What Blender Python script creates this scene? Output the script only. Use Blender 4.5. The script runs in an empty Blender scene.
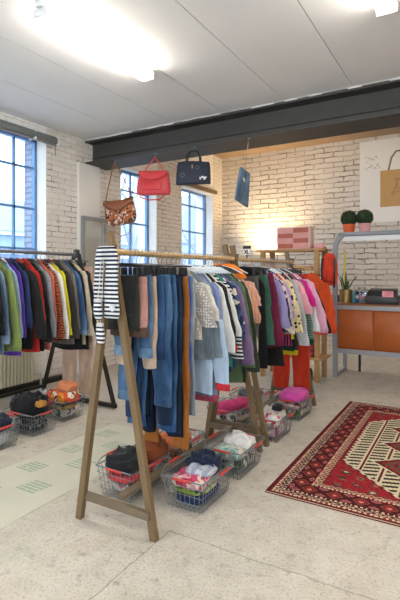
import bpy, math, random
from mathutils import Vector, Matrix, noise
random.seed(11)
S = bpy.context.scene
C = S.collection
PI = math.pi
V = Vector

# ------------------------------------------------------------------ basics
def hexc(h, a=1.0):
    h = h.lstrip('#')
    c = [int(h[i:i+2], 16)/255 for i in (0, 2, 4)]
    return tuple((x/12.92 if x <= .04045 else ((x+.055)/1.055)**2.4) for x in c) + (a,)

class MB:
    """collects shapes into one mesh"""
    def __init__(self):
        self.v = []; self.f = []; self.mi = []; self.cur = 0
    def add(self, vs, fs):
        n = len(self.v)
        self.v += [tuple(p) for p in vs]
        for f in fs:
            self.f.append(tuple(i+n for i in f)); self.mi.append(self.cur)
        return self
    def box(self, c, s, rz=0, bev=0):
        x, y, z = s[0]/2, s[1]/2, s[2]/2
        R = Matrix.Rotation(rz, 3, 'Z'); c = V(c)
        b = min(bev, x*.9, y*.9, z*.9)
        if b <= 0:
            vs = [c+R@V((a*x, e*y, d*z)) for a in (-1, 1) for e in (-1, 1) for d in (-1, 1)]
            return self.add(vs, [(0,1,3,2),(4,6,7,5),(0,4,5,1),(2,3,7,6),(0,2,6,4),(1,5,7,3)])
        # chamfered box: loft of four octagon rings
        def ring(zz, k):
            X, Y = x-k, y-k
            return [c+R@V((px, py, zz)) for px, py in ((X-b,Y),(-X+b,Y),(-X,Y-b),(-X,-Y+b),(-X+b,-Y),(X-b,-Y),(X,-Y+b),(X,Y-b))]
        return self.loft([ring(-z, b*.7), ring(-z+b, 0), ring(z-b, 0), ring(z, b*.7)])
    def loft(self, rings, cap=True, closed=True):
        n = len(rings[0]); vs = [p for r in rings for p in r]; fs = []
        for i in range(len(rings)-1):
            for j in range(n if closed else n-1):
                k = (j+1) % n
                fs.append((i*n+j, i*n+k, (i+1)*n+k, (i+1)*n+j))
        if cap and closed:
            fs.append(tuple(range(n-1, -1, -1)))
            m = (len(rings)-1)*n
            fs.append(tuple(range(m, m+n)))
        return self.add(vs, fs)
    def bar(self, p, q, w, h, up=(0, 0, 1)):
        p = V(p); q = V(q); d = (q-p).normalized(); up = V(up)
        if abs(d.dot(up)) > .99: up = V((0, 1, 0))
        a = d.cross(up).normalized(); b = a.cross(d).normalized()
        def r(o): return [o+a*w/2+b*h/2, o-a*w/2+b*h/2, o-a*w/2-b*h/2, o+a*w/2-b*h/2]
        return self.loft([r(p), r(q)])
    def tube(self, pts, r, n=8, cap=True):
        pts = [V(p) for p in pts]; rings = []
        pa = None
        for i, p in enumerate(pts):
            d = (pts[min(i+1, len(pts)-1)] - pts[max(i-1, 0)]).normalized()
            if pa is None:
                up = V((0, 0, 1)) if abs(d.z) < .9 else V((0, 1, 0))
                a = d.cross(up).normalized()
            else:
                a = (pa - d*pa.dot(d)).normalized()
            pa = a; b = d.cross(a)
            rr = r[i] if isinstance(r, (list, tuple)) else r
            rings.append([p+(a*math.cos(t)+b*math.sin(t))*rr for t in [2*PI*k/n for k in range(n)]])
        return self.loft(rings, cap)
    def lathe(self, prof, c=(0, 0, 0), n=20, cap=True):
        c = V(c)
        return self.loft([[c+V((r*math.cos(2*PI*k/n), r*math.sin(2*PI*k/n), z)) for k in range(n)] for r, z in prof], cap)
    def build(self, name, mat, parent=None, smooth=True, loc=None):
        me = bpy.data.meshes.new(name)
        me.from_pydata(self.v, [], self.f)
        mats = mat if isinstance(mat, (list, tuple)) else [mat]
        for m in mats: me.materials.append(m)
        for i, p in enumerate(me.polygons):
            p.material_index = self.mi[i]; p.use_smooth = smooth
        me.update()
        if smooth:
            try: me.set_sharp_from_angle(angle=math.radians(42))
            except Exception: pass
        o = bpy.data.objects.new(name, me); C.objects.link(o)
        if parent: o.parent = parent
        if loc: o.location = loc
        return o

def tag(o, label, cat, group=None):
    o['label'] = label; o['category'] = cat
    if group: o['group'] = group
    return o
def thing(name, label, cat, loc=(0, 0, 0), rz=0, group=None):
    o = bpy.data.objects.new(name, None); C.objects.link(o)
    o.empty_display_size = .1
    o.location = loc; o.rotation_euler = (0, 0, rz)
    return tag(o, label, cat, group)
def struct(o):
    o['kind'] = 'structure'; return o
def dup(root, loc, rz, label, group=None):
    def cp(o, parent):
        c = o.copy(); C.objects.link(c); c.parent = parent
        for ch in list(o.children): cp(ch, c)
        return c
    r = root.copy(); C.objects.link(r)
    r.location = loc; r.rotation_euler = (0, 0, rz); r['label'] = label
    if group: r['group'] = group
    for ch in list(root.children): cp(ch, r)
    return r

# ------------------------------------------------------------------ materials
class NT:
    def __init__(self, name):
        self.m = bpy.data.materials.new(name); self.m.use_nodes = True
        self.t = self.m.node_tree; self.n = self.t.nodes; self.l = self.t.links
        self.b = self.n['Principled BSDF']; self.out = self.n['Material Output']
    def node(self, typ, ins=None, **props):
        x = self.n.new(typ)
        for k, v in props.items(): setattr(x, k, v)
        for k, v in (ins or {}).items():
            s = x.inputs[k]
            if hasattr(v, 'is_linked') or isinstance(v, bpy.types.NodeSocket): self.l.new(v, s)
            else: s.default_value = v
        return x
    def math(self, op, a, b=None, c=None):
        ins = {0: a}
        if b is not None: ins[1] = b
        if c is not None: ins[2] = c
        return self.node('ShaderNodeMath', ins, operation=op).outputs[0]
    def mix(self, f, a, b, blend='MIX'):
        x = self.node('ShaderNodeMix', None, data_type='RGBA', blend_type=blend)
        for i, v in ((0, f), (6, a), (7, b)):
            if isinstance(v, bpy.types.NodeSocket): self.l.new(v, x.inputs[i])
            else: x.inputs[i].default_value = v
        return x.outputs[2]
    def noise(self, vec, scale, detail=4, rough=.55):
        return self.node('ShaderNodeTexNoise', {'Vector': vec, 'Scale': scale, 'Detail': detail, 'Roughness': rough}).outputs['Fac']
    def ramp(self, fac, stops, interp='LINEAR'):
        r = self.node('ShaderNodeValToRGB', {'Fac': fac}); cr = r.color_ramp; cr.interpolation = interp
        while len(cr.elements) < len(stops): cr.elements.new(.5)
        for e, (p, c) in zip(cr.elements, stops): e.position = p; e.color = c
        return r.outputs['Color']
    def obj(self): return self.node('ShaderNodeTexCoord').outputs['Object']
    def scale(self, vec, s):
        return self.node('ShaderNodeMapping', {'Vector': vec, 'Scale': s}).outputs[0]
    def setc(self, v):
        if isinstance(v, bpy.types.NodeSocket): self.l.new(v, self.b.inputs['Base Color'])
        else: self.b.inputs['Base Color'].default_value = v
    def bump(self, h, strength=.3, dist=.01):
        x = self.node('ShaderNodeBump', {'Height': h, 'Strength': strength, 'Distance': dist})
        self.l.new(x.outputs[0], self.b.inputs['Normal'])
    def set(self, **k):
        for a, v in k.items(): self.b.inputs[a.replace('_', ' ')].default_value = v

def plain(name, col, rough=.5, metal=0, var=.12, scale=20, bump=0, spec=.5):
    t = NT(name); o = t.obj(); c = hexc(col)
    n = t.noise(o, scale)
    t.setc(t.mix(n, tuple(x*(1-var) for x in c[:3])+(1,), tuple(min(1, x*(1+var)) for x in c[:3])+(1,)))
    t.set(Roughness=rough, Metallic=metal)
    t.b.inputs['Specular IOR Level'].default_value = spec
    if bump: t.bump(n, bump, .004)
    return t.m

_fab = {}
def fabric(col, pat=None, col2=None, k=1.0, third=None):
    key = (col, pat, col2, k, third)
    if key in _fab: return _fab[key]
    t = NT('fabric'); o = t.obj(); c = hexc(col); c2 = hexc(col2) if col2 else c
    s = t.node('ShaderNodeSeparateXYZ', {0: o}); X, Y, Z = s.outputs
    fine = t.noise(o, 260, 2)
    crease = t.noise(t.scale(o, (15, 15, 5)), 1.0, 4)
    base = c
    h = crease
    if pat == 'denim':
        st = t.noise(t.scale(o, (220, 220, 14)), 1, 3)
        fade = t.noise(t.scale(o, (5, 5, 2.2)), 1, 3)
        light = hexc(col2) if col2 else tuple(min(1, x*1.9+.03) for x in c[:3])+(1,)
        f = t.math('ADD', t.math('MULTIPLY', st, .35), t.math('MULTIPLY', t.ramp(fade, [(.42, (0, 0, 0, 1)), (.68, (1, 1, 1, 1))]), .6))
        dk = tuple(x*.45 for x in c[:3])+(1,); light = tuple(x*.72 for x in light[:3])+(1,)
        base = t.mix(t.ramp(f, [(.12, (0, 0, 0, 1)), (.8, (1, 1, 1, 1))]), dk, light)
    elif pat in ('bands', 'stripes'):
        ax = Z if pat == 'bands' else X
        f = t.math('FRACT', t.math('MULTIPLY', ax, k))
        base = t.mix(t.math('GREATER_THAN', f, .5), c, c2)
    elif pat == 'cord':
        f = t.math('SINE', t.math('MULTIPLY', X, 900))
        base = t.mix(t.math('MULTIPLY_ADD', f, .22, .3), c, tuple(x*.55 for x in c[:3])+(1,))
        h = f
    elif pat == 'leopard':
        v = t.node('ShaderNodeTexVoronoi', {'Vector': o, 'Scale': 34*k})
        d = t.math('ADD', v.outputs['Distance'], t.math('MULTIPLY', t.noise(o, 60, 1), .25))
        base = t.mix(t.math('LESS_THAN', d, .46), c, c2)
    elif pat == 'dots':
        v = t.node('ShaderNodeTexVoronoi', {'Vector': o, 'Scale': 55*k, 'Randomness': .35})
        base = t.mix(t.math('LESS_THAN', v.outputs['Distance'], .33), c, c2)
    elif pat == 'tiger':
        w = t.node('ShaderNodeTexWave', {'Vector': o, 'Scale': 14*k, 'Distortion': 9, 'Detail': 2, 'Detail Scale': 1.6}, bands_direction='Z')
        base = t.mix(t.math('GREATER_THAN', w.outputs['Fac'], .52), c, c2)
    elif pat == 'floral':
        v = t.node('ShaderNodeTexVoronoi', {'Vector': o, 'Scale': 26*k})
        r = t.node('ShaderNodeSeparateColor', {0: v.outputs['Color']}).outputs[0]
        c3 = hexc(third or '#3c5a34')
        base = t.ramp(r, [(0, c), (.42, c2), (.66, c3), (.82, hexc('#e8d8c4'))], 'CONSTANT')
        base = t.mix(t.math('LESS_THAN', v.outputs['Distance'], .18), base, c)
    elif pat == 'plaid':
        a = t.math('GREATER_THAN', t.math('FRACT', t.math('MULTIPLY', X, 14*k)), .6)
        b = t.math('GREATER_THAN', t.math('FRACT', t.math('MULTIPLY', Z, 14*k)), .6)
        base = t.mix(t.math('MULTIPLY', t.math('ADD', a, b), .5), c, c2)
    elif pat == 'melange':
        base = t.mix(t.noise(t.scale(o, (160, 160, 90)), 1, 2), tuple(x*.62 for x in c[:3])+(1,), tuple(min(1, x*1.3) for x in c[:3])+(1,))
    elif pat == 'yoke':          # upper part in a second colour
        base = t.mix(t.math('GREATER_THAN', Z, -k), c, c2)
    elif pat == 'sidetrim':
        base = t.mix(t.math('GREATER_THAN', t.math('ABSOLUTE', X), k), c, c2)
    var = t.ramp(crease, [(.3, (.66, .66, .66, 1)), (.7, (1, 1, 1, 1))])
    col_out = t.mix(1.0, base, var, 'MULTIPLY')
    col_out = t.mix(1.0, col_out, t.ramp(fine, [(.3, (.86, .86, .86, 1)), (.7, (1, 1, 1, 1))]), 'MULTIPLY')
    t.setc(col_out)
    t.set(Roughness=.92)
    t.b.inputs['Specular IOR Level'].default_value = .2
    t.b.inputs['Sheen Weight'].default_value = .12
    t.bump(h if pat == 'cord' else t.math('ADD', crease, t.math('MULTIPLY', fine, .12)), .45 if pat != 'cord' else .3, .02 if pat != 'cord' else .003)
    _fab[key] = t.m
    return t.m

def wood(name, a, b, rough=.55, sc=(3, 40, 40), spec=.4):
    t = NT(name); o = t.obj()
    n = t.noise(t.scale(o, sc), 1, 5, .6)
    n2 = t.noise(o, 5, 2)
    t.setc(t.mix(t.math('MULTIPLY', t.math('ADD', n, n2), .55), hexc(a), hexc(b)))
    t.set(Roughness=rough); t.b.inputs['Specular IOR Level'].default_value = spec
    t.bump(n, .12, .003)
    return t.m

def brick_mat(name, u, w, row, width, face, face2, mortar, dirt, dirt_amt=.35, bump=.7, joint=.012, wob=.03, thr=.47):
    """u, w: object axes used along and up the wall"""
    t = NT(name); o = t.obj()
    s = t.node('ShaderNodeSeparateXYZ', {0: o}); ax = {'X': s.outputs[0], 'Y': s.outputs[1], 'Z': s.outputs[2]}
    vec = t.node('ShaderNodeCombineXYZ', {0: ax[u], 1: ax[w]}).outputs[0]
    dn = t.node('ShaderNodeTexNoise', {'Vector': o, 'Scale': 5.0, 'Detail': 3})
    off = t.node('ShaderNodeVectorMath', {0: dn.outputs['Color'], 1: (.5, .5, .5)}, operation='SUBTRACT').outputs[0]
    off = t.node('ShaderNodeVectorMath', {0: off, 'Scale': wob}, operation='SCALE').outputs[0]
    vec = t.node('ShaderNodeVectorMath', {0: vec, 1: off}, operation='ADD').outputs[0]
    br = t.node('ShaderNodeTexBrick', {'Vector': vec, 'Color1': hexc(face), 'Color2': hexc(face2), 'Mortar': hexc(mortar), 'Scale': 1.0,
                'Mortar Size': joint, 'Mortar Smooth': .35, 'Bias': 0, 'Brick Width': width, 'Row Height': row})
    patch = t.noise(o, 2.6, 6, .65)
    pm = t.ramp(patch, [(thr, (0, 0, 0, 1)), (thr+.15, (1, 1, 1, 1))])
    fine = t.noise(o, 45, 5, .7)
    # joints show dark only where the whitewash has worn off
    worn = t.math('MULTIPLY', br.outputs['Fac'], pm)
    worn = t.math('MULTIPLY', worn, t.math('GREATER_THAN', fine, .46))
    chips = t.math('MULTIPLY', t.math('GREATER_THAN', t.noise(t.scale(o, (9, 9, 20)), 1, 5, .7), .645), dirt_amt)
    colr = t.mix(t.math('MULTIPLY', worn, .85), br.outputs['Color'], hexc(dirt))
    colr = t.mix(chips, colr, hexc(dirt))
    colr = t.mix(t.math('MULTIPLY', fine, .16), colr, hexc('#cfc8be'))
    t.setc(colr); t.set(Roughness=.85)
    hgt = t.math('ADD', t.math('MULTIPLY', br.outputs['Fac'], -1.0), t.math('MULTIPLY', fine, .5))
    hgt = t.math('SUBTRACT', hgt, t.math('MULTIPLY', chips, 1.0))
    t.bump(hgt, bump, .02)
    return t.m

def colour_attr_mat(name, rough=.95, nscale=180, var=.25, bump=.4):
    t = NT(name)
    a = t.node('ShaderNodeVertexColor', None, layer_name='Col').outputs['Color']
    n = t.noise(t.obj(), nscale, 3)
    t.setc(t.mix(1.0, a, t.ramp(n, [(.3, (1-var,)*3+(1,)), (.7, (1, 1, 1, 1))]), 'MULTIPLY'))
    t.set(Roughness=rough); t.b.inputs['Specular IOR Level'].default_value = .15
    t.bump(n, bump, .004)
    return t.m

def emit(name, col, st):
    t = NT(name)
    t.b.inputs['Emission Color'].default_value = hexc(col); t.b.inputs['Emission Strength'].default_value = st
    t.setc(hexc(col)); return t.m

M = {}
M['plaster'] = plain('white_plaster', '#e4e0d8', .85, 0, .05, 6, .25)
M['ceiling'] = plain('painted_board', '#eceae6', .8, 0, .03, 3)
M['ceiling_dark'] = wood('ceiling_boards', '#8d7660', '#a58c72', .7, (2, 30, 30))
M['beam'] = plain('dark_painted_steel', '#413e39', .6, .0, .3, 9, .15)
M['oak'] = wood('oiled_wood', '#5f4c33', '#7f6747', .55, (40, 40, 4))
M['oak_rail'] = wood('pale_wood', '#a98656', '#cfae7c', .5, (40, 3, 40))
M['oak_long'] = wood('grey_brown_wood', '#5d5040', '#7c6a52', .6, (40, 3, 40))
M['pine'] = wood('pine', '#a3794a', '#c49a67', .55, (30, 30, 4))
M['teak'] = wood('teak', '#94481c', '#bd672f', .45, (30, 30, 3))
M['teak_top'] = wood('teak_top', '#8b5630', '#a96f42', .45, (4, 40, 40))
M['alu'] = plain('grey_metal', '#9c9da0', .42, .5, .08, 30)
M['shelf_grey'] = plain('grey_paint', '#9a9ca0', .5, .15, .08, 10)
M['steel'] = plain('steel', '#8f9194', .35, .8, .1, 40)
M['wire'] = plain('chrome_wire', '#83878a', .35, .6, .1, 60)
M['black'] = plain('black_metal', '#26241f', .5, .3, .2, 20)
M['blackplastic'] = plain('black_plastic', '#1d1d1f', .4, 0, .2, 30)
M['darkplastic'] = plain('dark_grey_plastic', '#3a3b3d', .45, 0, .15, 20)
M['clearplastic'] = plain('milky_plastic', '#c9d2d8', .35, 0, .1, 20)
M['red'] = plain('red_plastic', '#d8392f', .4, 0, .1, 20)
M['radiator'] = plain('cream_enamel', '#cfc4a4', .5, 0, .06, 10)
M['blueframe'] = plain('blue_painted_metal', '#6289b4', .5, 0, .1, 20)
M['blind'] = plain('grey_blind', '#6f7473', .6, 0, .1, 40)
M['tubehousing'] = plain('white_metal', '#e8e8e6', .5, 0, .03, 10)
M['tube'] = emit('fluorescent_tube', '#fff7ee', 17)
M['bulb'] = emit('warm_bulb', '#ffce8c', 60)
M['paper'] = plain('white_paper', '#e9e6df', .8, 0, .03, 10)
M['pinkpaper'] = plain('pink_card', '#e79aa0', .7, 0, .05, 10)
M['ink'] = plain('dark_ink', '#2a2a2c', .7, 0, .1, 10)
M['brass'] = plain('brass', '#a98a57', .35, .8, .15, 15)
M['leaf'] = plain('green_leaf', '#2f4c27', .5, 0, .35, 40)
M['topiary'] = plain('clipped_green', '#22391c', .8, 0, .5, 60, .5)
M['orangepot'] = plain('orange_glaze', '#e0602e', .4, 0, .08, 10)
M['pinkpot'] = plain('pink_glaze', '#e2a3a2', .4, 0, .08, 10)
M['soil'] = plain('soil', '#33261c', .95, 0, .3, 60)
M['yellow'] = plain('yellow_wax', '#e3cf2a', .5, 0, .05, 10)
M['teal'] = plain('teal_glaze', '#4f9aa4', .3, 0, .1, 10)
M['navyglaze'] = plain('navy_glaze', '#22305a', .3, 0, .1, 10)
M['stonebase'] = plain('painted_brick_base', '#b7b2a8', .8, 0, .1, 10)
t = NT('window_glass')
tr = t.node('ShaderNodeBsdfTransparent', {'Color': (.93, .97, 1, 1)}); gl = t.node('ShaderNodeBsdfGlossy', {'Roughness': .03})
mx = t.node('ShaderNodeMixShader', {0: .06, 1: tr.outputs[0], 2: gl.outputs[0]}); t.l.new(mx.outputs[0], t.out.inputs['Surface']); M['glass'] = t.m
t = NT('jar_glass')
tr = t.node('ShaderNodeBsdfTransparent', {'Color': (.92, .96, .96, 1)}); gl = t.node('ShaderNodeBsdfGlossy', {'Roughness': .05})
mx = t.node('ShaderNodeMixShader', {0: .14, 1: tr.outputs[0], 2: gl.outputs[0]}); t.l.new(mx.outputs[0], t.out.inputs['Surface']); M['jar'] = t.m
t = NT('mirror'); t.setc(hexc('#c9ccc8')); t.set(Roughness=.12, Metallic=.9); M['mirror'] = t.m

M['brick_left'] = brick_mat('whitewashed_brick_side', 'Y', 'Z', .072, .225, '#f4f2ee', '#f0ede8', '#ebe8e1', '#a59788', .25, .28, .006, .012)
M['brick_pier'] = brick_mat('worn_brick_side', 'Y', 'Z', .072, .225, '#e6e0d7', '#dcd5ca', '#d3cbc0', '#4f4032', .5, .45, .009, .02)
M['brick_back'] = brick_mat('whitewashed_brick_back', 'X', 'Z', .098, .38, '#ddd5c9', '#d3cabc', '#c9bfb0', '#54463a', .6, .9, .012, .06, .43)
M['brick_reveal'] = brick_mat('brick_reveal', 'X', 'Z', .072, .225, '#8d9bb0', '#7d8ca6', '#6a7890', '#4d5a70', .3, .8, .012)

# floor: worn screed with a slab joint
t = NT('concrete_floor'); o = t.obj(); s = t.node('ShaderNodeSeparateXYZ', {0: o})
big = t.noise(o, 1.1, 5, .6); mid = t.noise(o, 6, 6, .7); fin = t.noise(o, 70, 4, .7); blot = t.noise(o, 14, 4, .6)
c = t.mix(big, hexc('#a69d8d'), hexc('#c5beb0'))
c = t.mix(t.ramp(mid, [(.35, (0, 0, 0, 1)), (.7, (.75, .75, .75, 1))]), c, hexc('#d0cabd'))
c = t.mix(t.ramp(fin, [(.52, (0, 0, 0, 1)), (.66, (.6, .6, .6, 1))]), c, hexc('#8d8373'))
c = t.mix(t.ramp(blot, [(.56, (0, 0, 0, 1)), (.74, (.6, .6, .6, 1))]), c, hexc('#7f776a'))
c = t.mix(t.ramp(t.noise(o, 2.2, 4, .6), [(.60, (0, 0, 0, 1)), (.74, (.45, .45, .45, 1))]), c, hexc('#8c9a84'))
vs_ = t.node('ShaderNodeTexVoronoi', {'Vector': o, 'Scale': 45.0})
c = t.mix(t.math('MULTIPLY', t.math('LESS_THAN', vs_.outputs['Distance'], .16), .5), c, hexc('#6e6455'))
wob = t.math('MULTIPLY', t.math('SUBTRACT', t.noise(o, 7, 4, .7), .5), .05)
jx = t.math('MULTIPLY', t.math('LESS_THAN', t.math('ABSOLUTE', t.math('ADD', t.math('ADD', s.outputs[1], -2.07), wob)), .004), t.math('GREATER_THAN', s.outputs[0], -1.415))
jy = t.math('MULTIPLY', t.math('LESS_THAN', t.math('ABSOLUTE', t.math('ADD', t.math('ADD', s.outputs[0], 1.412), wob)), .004), t.math('LESS_THAN', s.outputs[1], 2.075))
jt = t.math('MAXIMUM', jx, jy)
c = t.mix(t.math('MULTIPLY', jt, .5), c, hexc('#6d6558'))
t.setc(c); t.set(Roughness=.7); t.b.inputs['Specular IOR Level'].default_value = .35
t.bump(t.math('SUBTRACT', t.math('ADD', mid, t.math('MULTIPLY', fin, .4)), jt), .25, .006)
M['floor'] = t.m

# ------------------------------------------------------------------ the room
XL, XR, YF, YB, ZC, ZB = -4.7, 3.2, -3.2, 8.9, 3.27, 3.9
mb = MB().box(((XL+XR)/2-.1, (YF+YB)/2, -.06), (XR-XL+1.0, YB-YF+.6, .12)); struct(mb.build('floor', M['floor'], smooth=False))
# front ceiling in boards running along the room (thin seams between the boards)
mb = MB(); x = XL-.4
edges = [XL-.45, -3.92, -3.2, -2.48, -1.75, -1.03, -.31, .41, 1.13, 1.85, 2.57, XR+.3]
for a, b in zip(edges[:-1], edges[1:]):
    mb.box(((a+b)/2, (YF+4.78)/2, ZC+.03), (b-a-.007, 4.78-YF+.3, .06))
mb.box(((XL+XR)/2, (YF+4.78)/2, ZC+.09), (XR-XL+1.0, 4.78-YF+.3, .05))
struct(mb.build('ceiling', M['ceiling'], smooth=False))
mb = MB().box(((XL+XR)/2, (4.9+YB)/2+.1, ZB+.05), (XR-XL+1.0, YB-4.9+.6, .1)); struct(mb.build('ceiling_back', M['ceiling_dark'], smooth=False))
mb = MB().box(((XL+XR)/2, 5.06, (ZC+ZB)/2+.02), (XR-XL+.9, .2, ZB-ZC+.1)); struct(mb.build('trim_1', M['plaster'], smooth=False))

# left wall with three window openings
WIN = [(2.36, 4.08, 1.05, 3.14), (5.52, 6.48, 1.05, 3.08), (7.26, 8.48, 1.05, 3.06)]
TH = .40
mb = MB(); ys = YF-.2
def wallbox(y0, y1, z0, z1, mi):
    mb.cur = mi; mb.box((XL-TH/2, (y0+y1)/2, (z0+z1)/2), (TH, y1-y0, z1-z0))
for k, (a, b, z0, z1) in enumerate(WIN):
    wallbox(ys, a, 0, ZB, 0 if k == 0 else 1)
    wallbox(a, b, 0, z0, 0); wallbox(a, b, z1, ZB, 0); ys = b
wallbox(ys, YB+.2, 0, ZB, 1)
mb.cur = 0
struct(mb.build('wall_left', [M['brick_left'], M['brick_pier']], smooth=False))
mb = MB().box(((XL+XR)/2, YB+.12, ZB/2), (XR-XL+.9, .24, ZB)); struct(mb.build('wall_back', M['brick_back'], smooth=False))
mb = MB().box((XR+.1, (YF+YB)/2, ZB/2), (.2, YB-YF+.4, ZB)); struct(mb.build('wall_right', M['plaster'], smooth=False))
mb = MB()
FX0, FX1, FZ0, FZ1 = -3.9, 2.6, .35, 3.0
mb.box(((XL+FX0)/2, YF-.1, ZB/2), (FX0-XL, .2, ZB)); mb.box(((XR+FX1)/2, YF-.1, ZB/2), (XR-FX1, .2, ZB))
mb.box(((FX0+FX1)/2, YF-.1, FZ0/2), (FX1-FX0, .2, FZ0)); mb.box(((FX0+FX1)/2, YF-.1, (FZ1+ZB)/2), (FX1-FX0, .2, ZB-FZ1))
struct(mb.build('wall_front', M['plaster'], smooth=False))
sh = MB()  # glazed shop front, unseen behind the viewer, added for soft frontal daylight
for i in range(6): sh.box((FX0+.03+(FX1-FX0-.06)*i/5, YF-.1, (FZ0+FZ1)/2), (.06, .08, FZ1-FZ0))
for z in (FZ0+.03, 2.35, FZ1-.03): sh.box(((FX0+FX1)/2, YF-.1, z), (FX1-FX0, .07, .06))
sh = struct(sh.build('window_4', M['blueframe'], smooth=False))
MB().box(((FX0+FX1)/2, YF-.1, (FZ0+FZ1)/2), (FX1-FX0-.1, .006, FZ1-FZ0-.1)).build('pane', M['glass'], sh, False)
# smooth plastered pier under the beam end
mb = MB().box((XL+.025, 4.81, 1.465), (.05, .42, 2.93), bev=.006); struct(mb.build('trim_2', M['plaster'], smooth=False))
# wood lintel over the far window
mb = MB().box((XL+.02, 7.86, 3.10), (.06, 1.45, .07)); struct(mb.build('trim_3', M['oak'], smooth=False))

# windows: blue steel frames with glazing bars, plastered reveals and a sill
XG = XL-.2
for k, (a, b, z0, z1) in enumerate(WIN):
    root = struct(MB().box((XL-.11, (a+b)/2, z0-.012), (.30, b-a, .03), bev=.006).build('window_%d' % (k+1), M['plaster']))
    fr = MB(); w = .045
    fr.box((XG, a+w/2, (z0+z1)/2), (.05, w, z1-z0)); fr.box((XG, b-w/2, (z0+z1)/2), (.05, w, z1-z0))
    fr.box((XG, (a+b)/2, z0+w/2), (.05, b-a, w)); fr.box((XG, (a+b)/2, z1-w/2), (.05, b-a, w))
    fr.build('window_frame', M['blueframe'], root, False)
    g = MB(); n = 5 if k == 0 else 2
    step = (b-a)/n
    for i in range(1, n): g.box((XG, a+step*i, (z0+z1)/2), (.035, .026, z1-z0-.08))
    zz = z0+.52
    for q in range(1, 4):
        zq = 3.27 - q*.52
        if zq > z0+.2: g.box((XG, (a+b)/2, zq), (.035, b-a-.08, .026))
    g.build('glazing_bars', M['blueframe'], root, False)
    MB().box((XG, (a+b)/2, (z0+z1)/2), (.006, b-a-.06, z1-z0-.06)).build('pane', M['glass'], root, False)
    rv = MB()   # brick of the outer reveal
    for yy in (a+.01, b-.01): rv.box((XL-.315, yy, (z0+z1)/2), (.17, .03, z1-z0))
    rv.build('outer_reveal', M['brick_reveal'] if k == 0 else M['plaster'], root, False)
    lin = MB()
    for yy in (a+.006, b-.006): lin.box((XL-.085, yy, (z0+z1)/2), (.17, .012, z1-z0))
    lin.box((XL-.085, (a+b)/2, z1-.006), (.17, b-a, .012))
    lin.build('reveal', M['plaster'], root, False)

# roller blind over the near window
r = thing('roller_blind', 'grey rolled-up blind with brackets above the near blue window', 'blind', (XL+.075, 3.2, 3.10))
MB().box((0, 0, .0), (.085, 1.96, .085), bev=.02).build('rolled_blind', M['blind'], r)
MB().tube([(.0, -.97, -.055), (.0, .97, -.055)], .014).build('bottom_bar', M['alu'], r)
for y in (.62, .98, -.5): MB().box((-.02, y, .0), (.115, .03, .12), bev=.006).build('bracket', M['tubehousing'], r)
MB().tube([(.03, .93, -.05), (.03, .93, -.2)], .006).build('pull_chain', M['steel'], r)

# steel beam
mb = MB()
X0, X1 = XL-.05, XR
mb.box(((X0+X1)/2, 4.98, 2.945), (X1-X0, .44, .03)); mb.box(((X0+X1)/2, 4.98, 3.25), (X1-X0, .44, .03))
mb.box(((X0+X1)/2, 4.94, 3.10), (X1-X0, .05, .30))
mb.box(((X0+X1)/2, 4.905, 3.045), (X1-X0, .02, .012))
b = struct(mb.build('trim_4', M['beam'], smooth=False))
bo = MB()
mb = MB(); rnd = random.Random(5)
for i in range(60):
    xx = X0+.1+(X1-X0)*i/60; hh = .006+.014*rnd.random()
    mb.box((xx+.06, 4.756, ZC-hh/2+.006), (.14, .012, hh+.006))
struct(mb.build('trim_5', M['plaster'], smooth=False))

# radiator
r = thing('panel_radiator', 'cream ribbed panel radiator on the wall behind the left clothes rack', 'radiator', (XL+.115, 2.75, .10))
mb = MB()
for i in range(44): mb.box((.045, -1.05+i*.047, .36), (.03, .036, .72), bev=.010)
mb.box((.025, -.04, .36), (.03, 2.08, .70)); mb.build('front_panel', M['radiator'], r)
MB().box((.02, -.04, .735), (.1, 2.1, .02), bev=.005).build('top_grille', M['radiator'], r)
MB().tube([(0, 1.03, .06), (0, 1.14, .06), (0, 1.14, -.10)], .012).build('pipe', M['radiator'], r)
for y in (-.8, .7): MB().box((-.04, y, .4), (.10, .04, .5)).build('wall_bracket', M['radiator'], r)
mb = MB().box((XL+.04, 2.0, .03), (.09, 4.8, .06)); struct(mb.build('baseboard_left', M['black'], smooth=False))

# framed mirror on the plastered pier
r = thing('framed_mirror', 'tall mirror in grey metal frame on the white pier under the beam end', 'mirror', (XL+.052, 4.86, 1.08))
mb = MB(); fw = .05
mb.box((.02, -.235+fw/2, .555), (.04, fw, 1.11)); mb.box((.02, .235-fw/2, .555), (.04, fw, 1.11)); mb.box((.02, 0, 1.11-fw/2), (.04, .37, fw)); mb.box((.02, 0, fw/2), (.04, .37, fw))
mb.build('frame', M['alu'], r, False)
MB().box((.012, 0, .555), (.012, .38, 1.02)).build('mirror_glass', M['mirror'], r, False)

# fluorescent battens
tubes = [(-2.56, 2.78, 'left of the middle', 'bright fluorescent ceiling light glowing over the two wooden clothes racks'),
         (-.5, 2.74, '', 'fluorescent ceiling light at the top right edge above the rug'),
         (-2.56, -.2, '', 'unseen fluorescent light added behind the viewer on the left'), (-.5, -.2, '', 'unseen fluorescent light added right behind the viewer'),  # this row and the next: unseen lights added to fill the room
         (1.6, 2.74, '', 'unseen fluorescent light added far right of the rug'), (1.6, -.2, '', 'unseen fluorescent light added behind the viewer on the right')]
proto = None
for x, y, _, lab in tubes:
    if proto is None:
        proto = thing('ceiling_light', lab, 'ceiling light', (x, y, ZC), 0, 'fluorescent ceiling lights')
        MB().box((0, 0, -.022), (.07, 1.27, .044), bev=.006).build('housing', M['tubehousing'], proto)
        MB().box((0, 0, -.075), (.13, 1.21, .06), bev=.022).build('diffuser', M['tube'], proto)
        for yy in (-.615, .615): MB().box((0, yy*.992, -.072), (.134, .010, .064), bev=.003).build('end_cap', M['tubehousing'], proto)
    else: dup(proto, (x, y, ZC), 0, lab, 'fluorescent ceiling lights')
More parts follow.
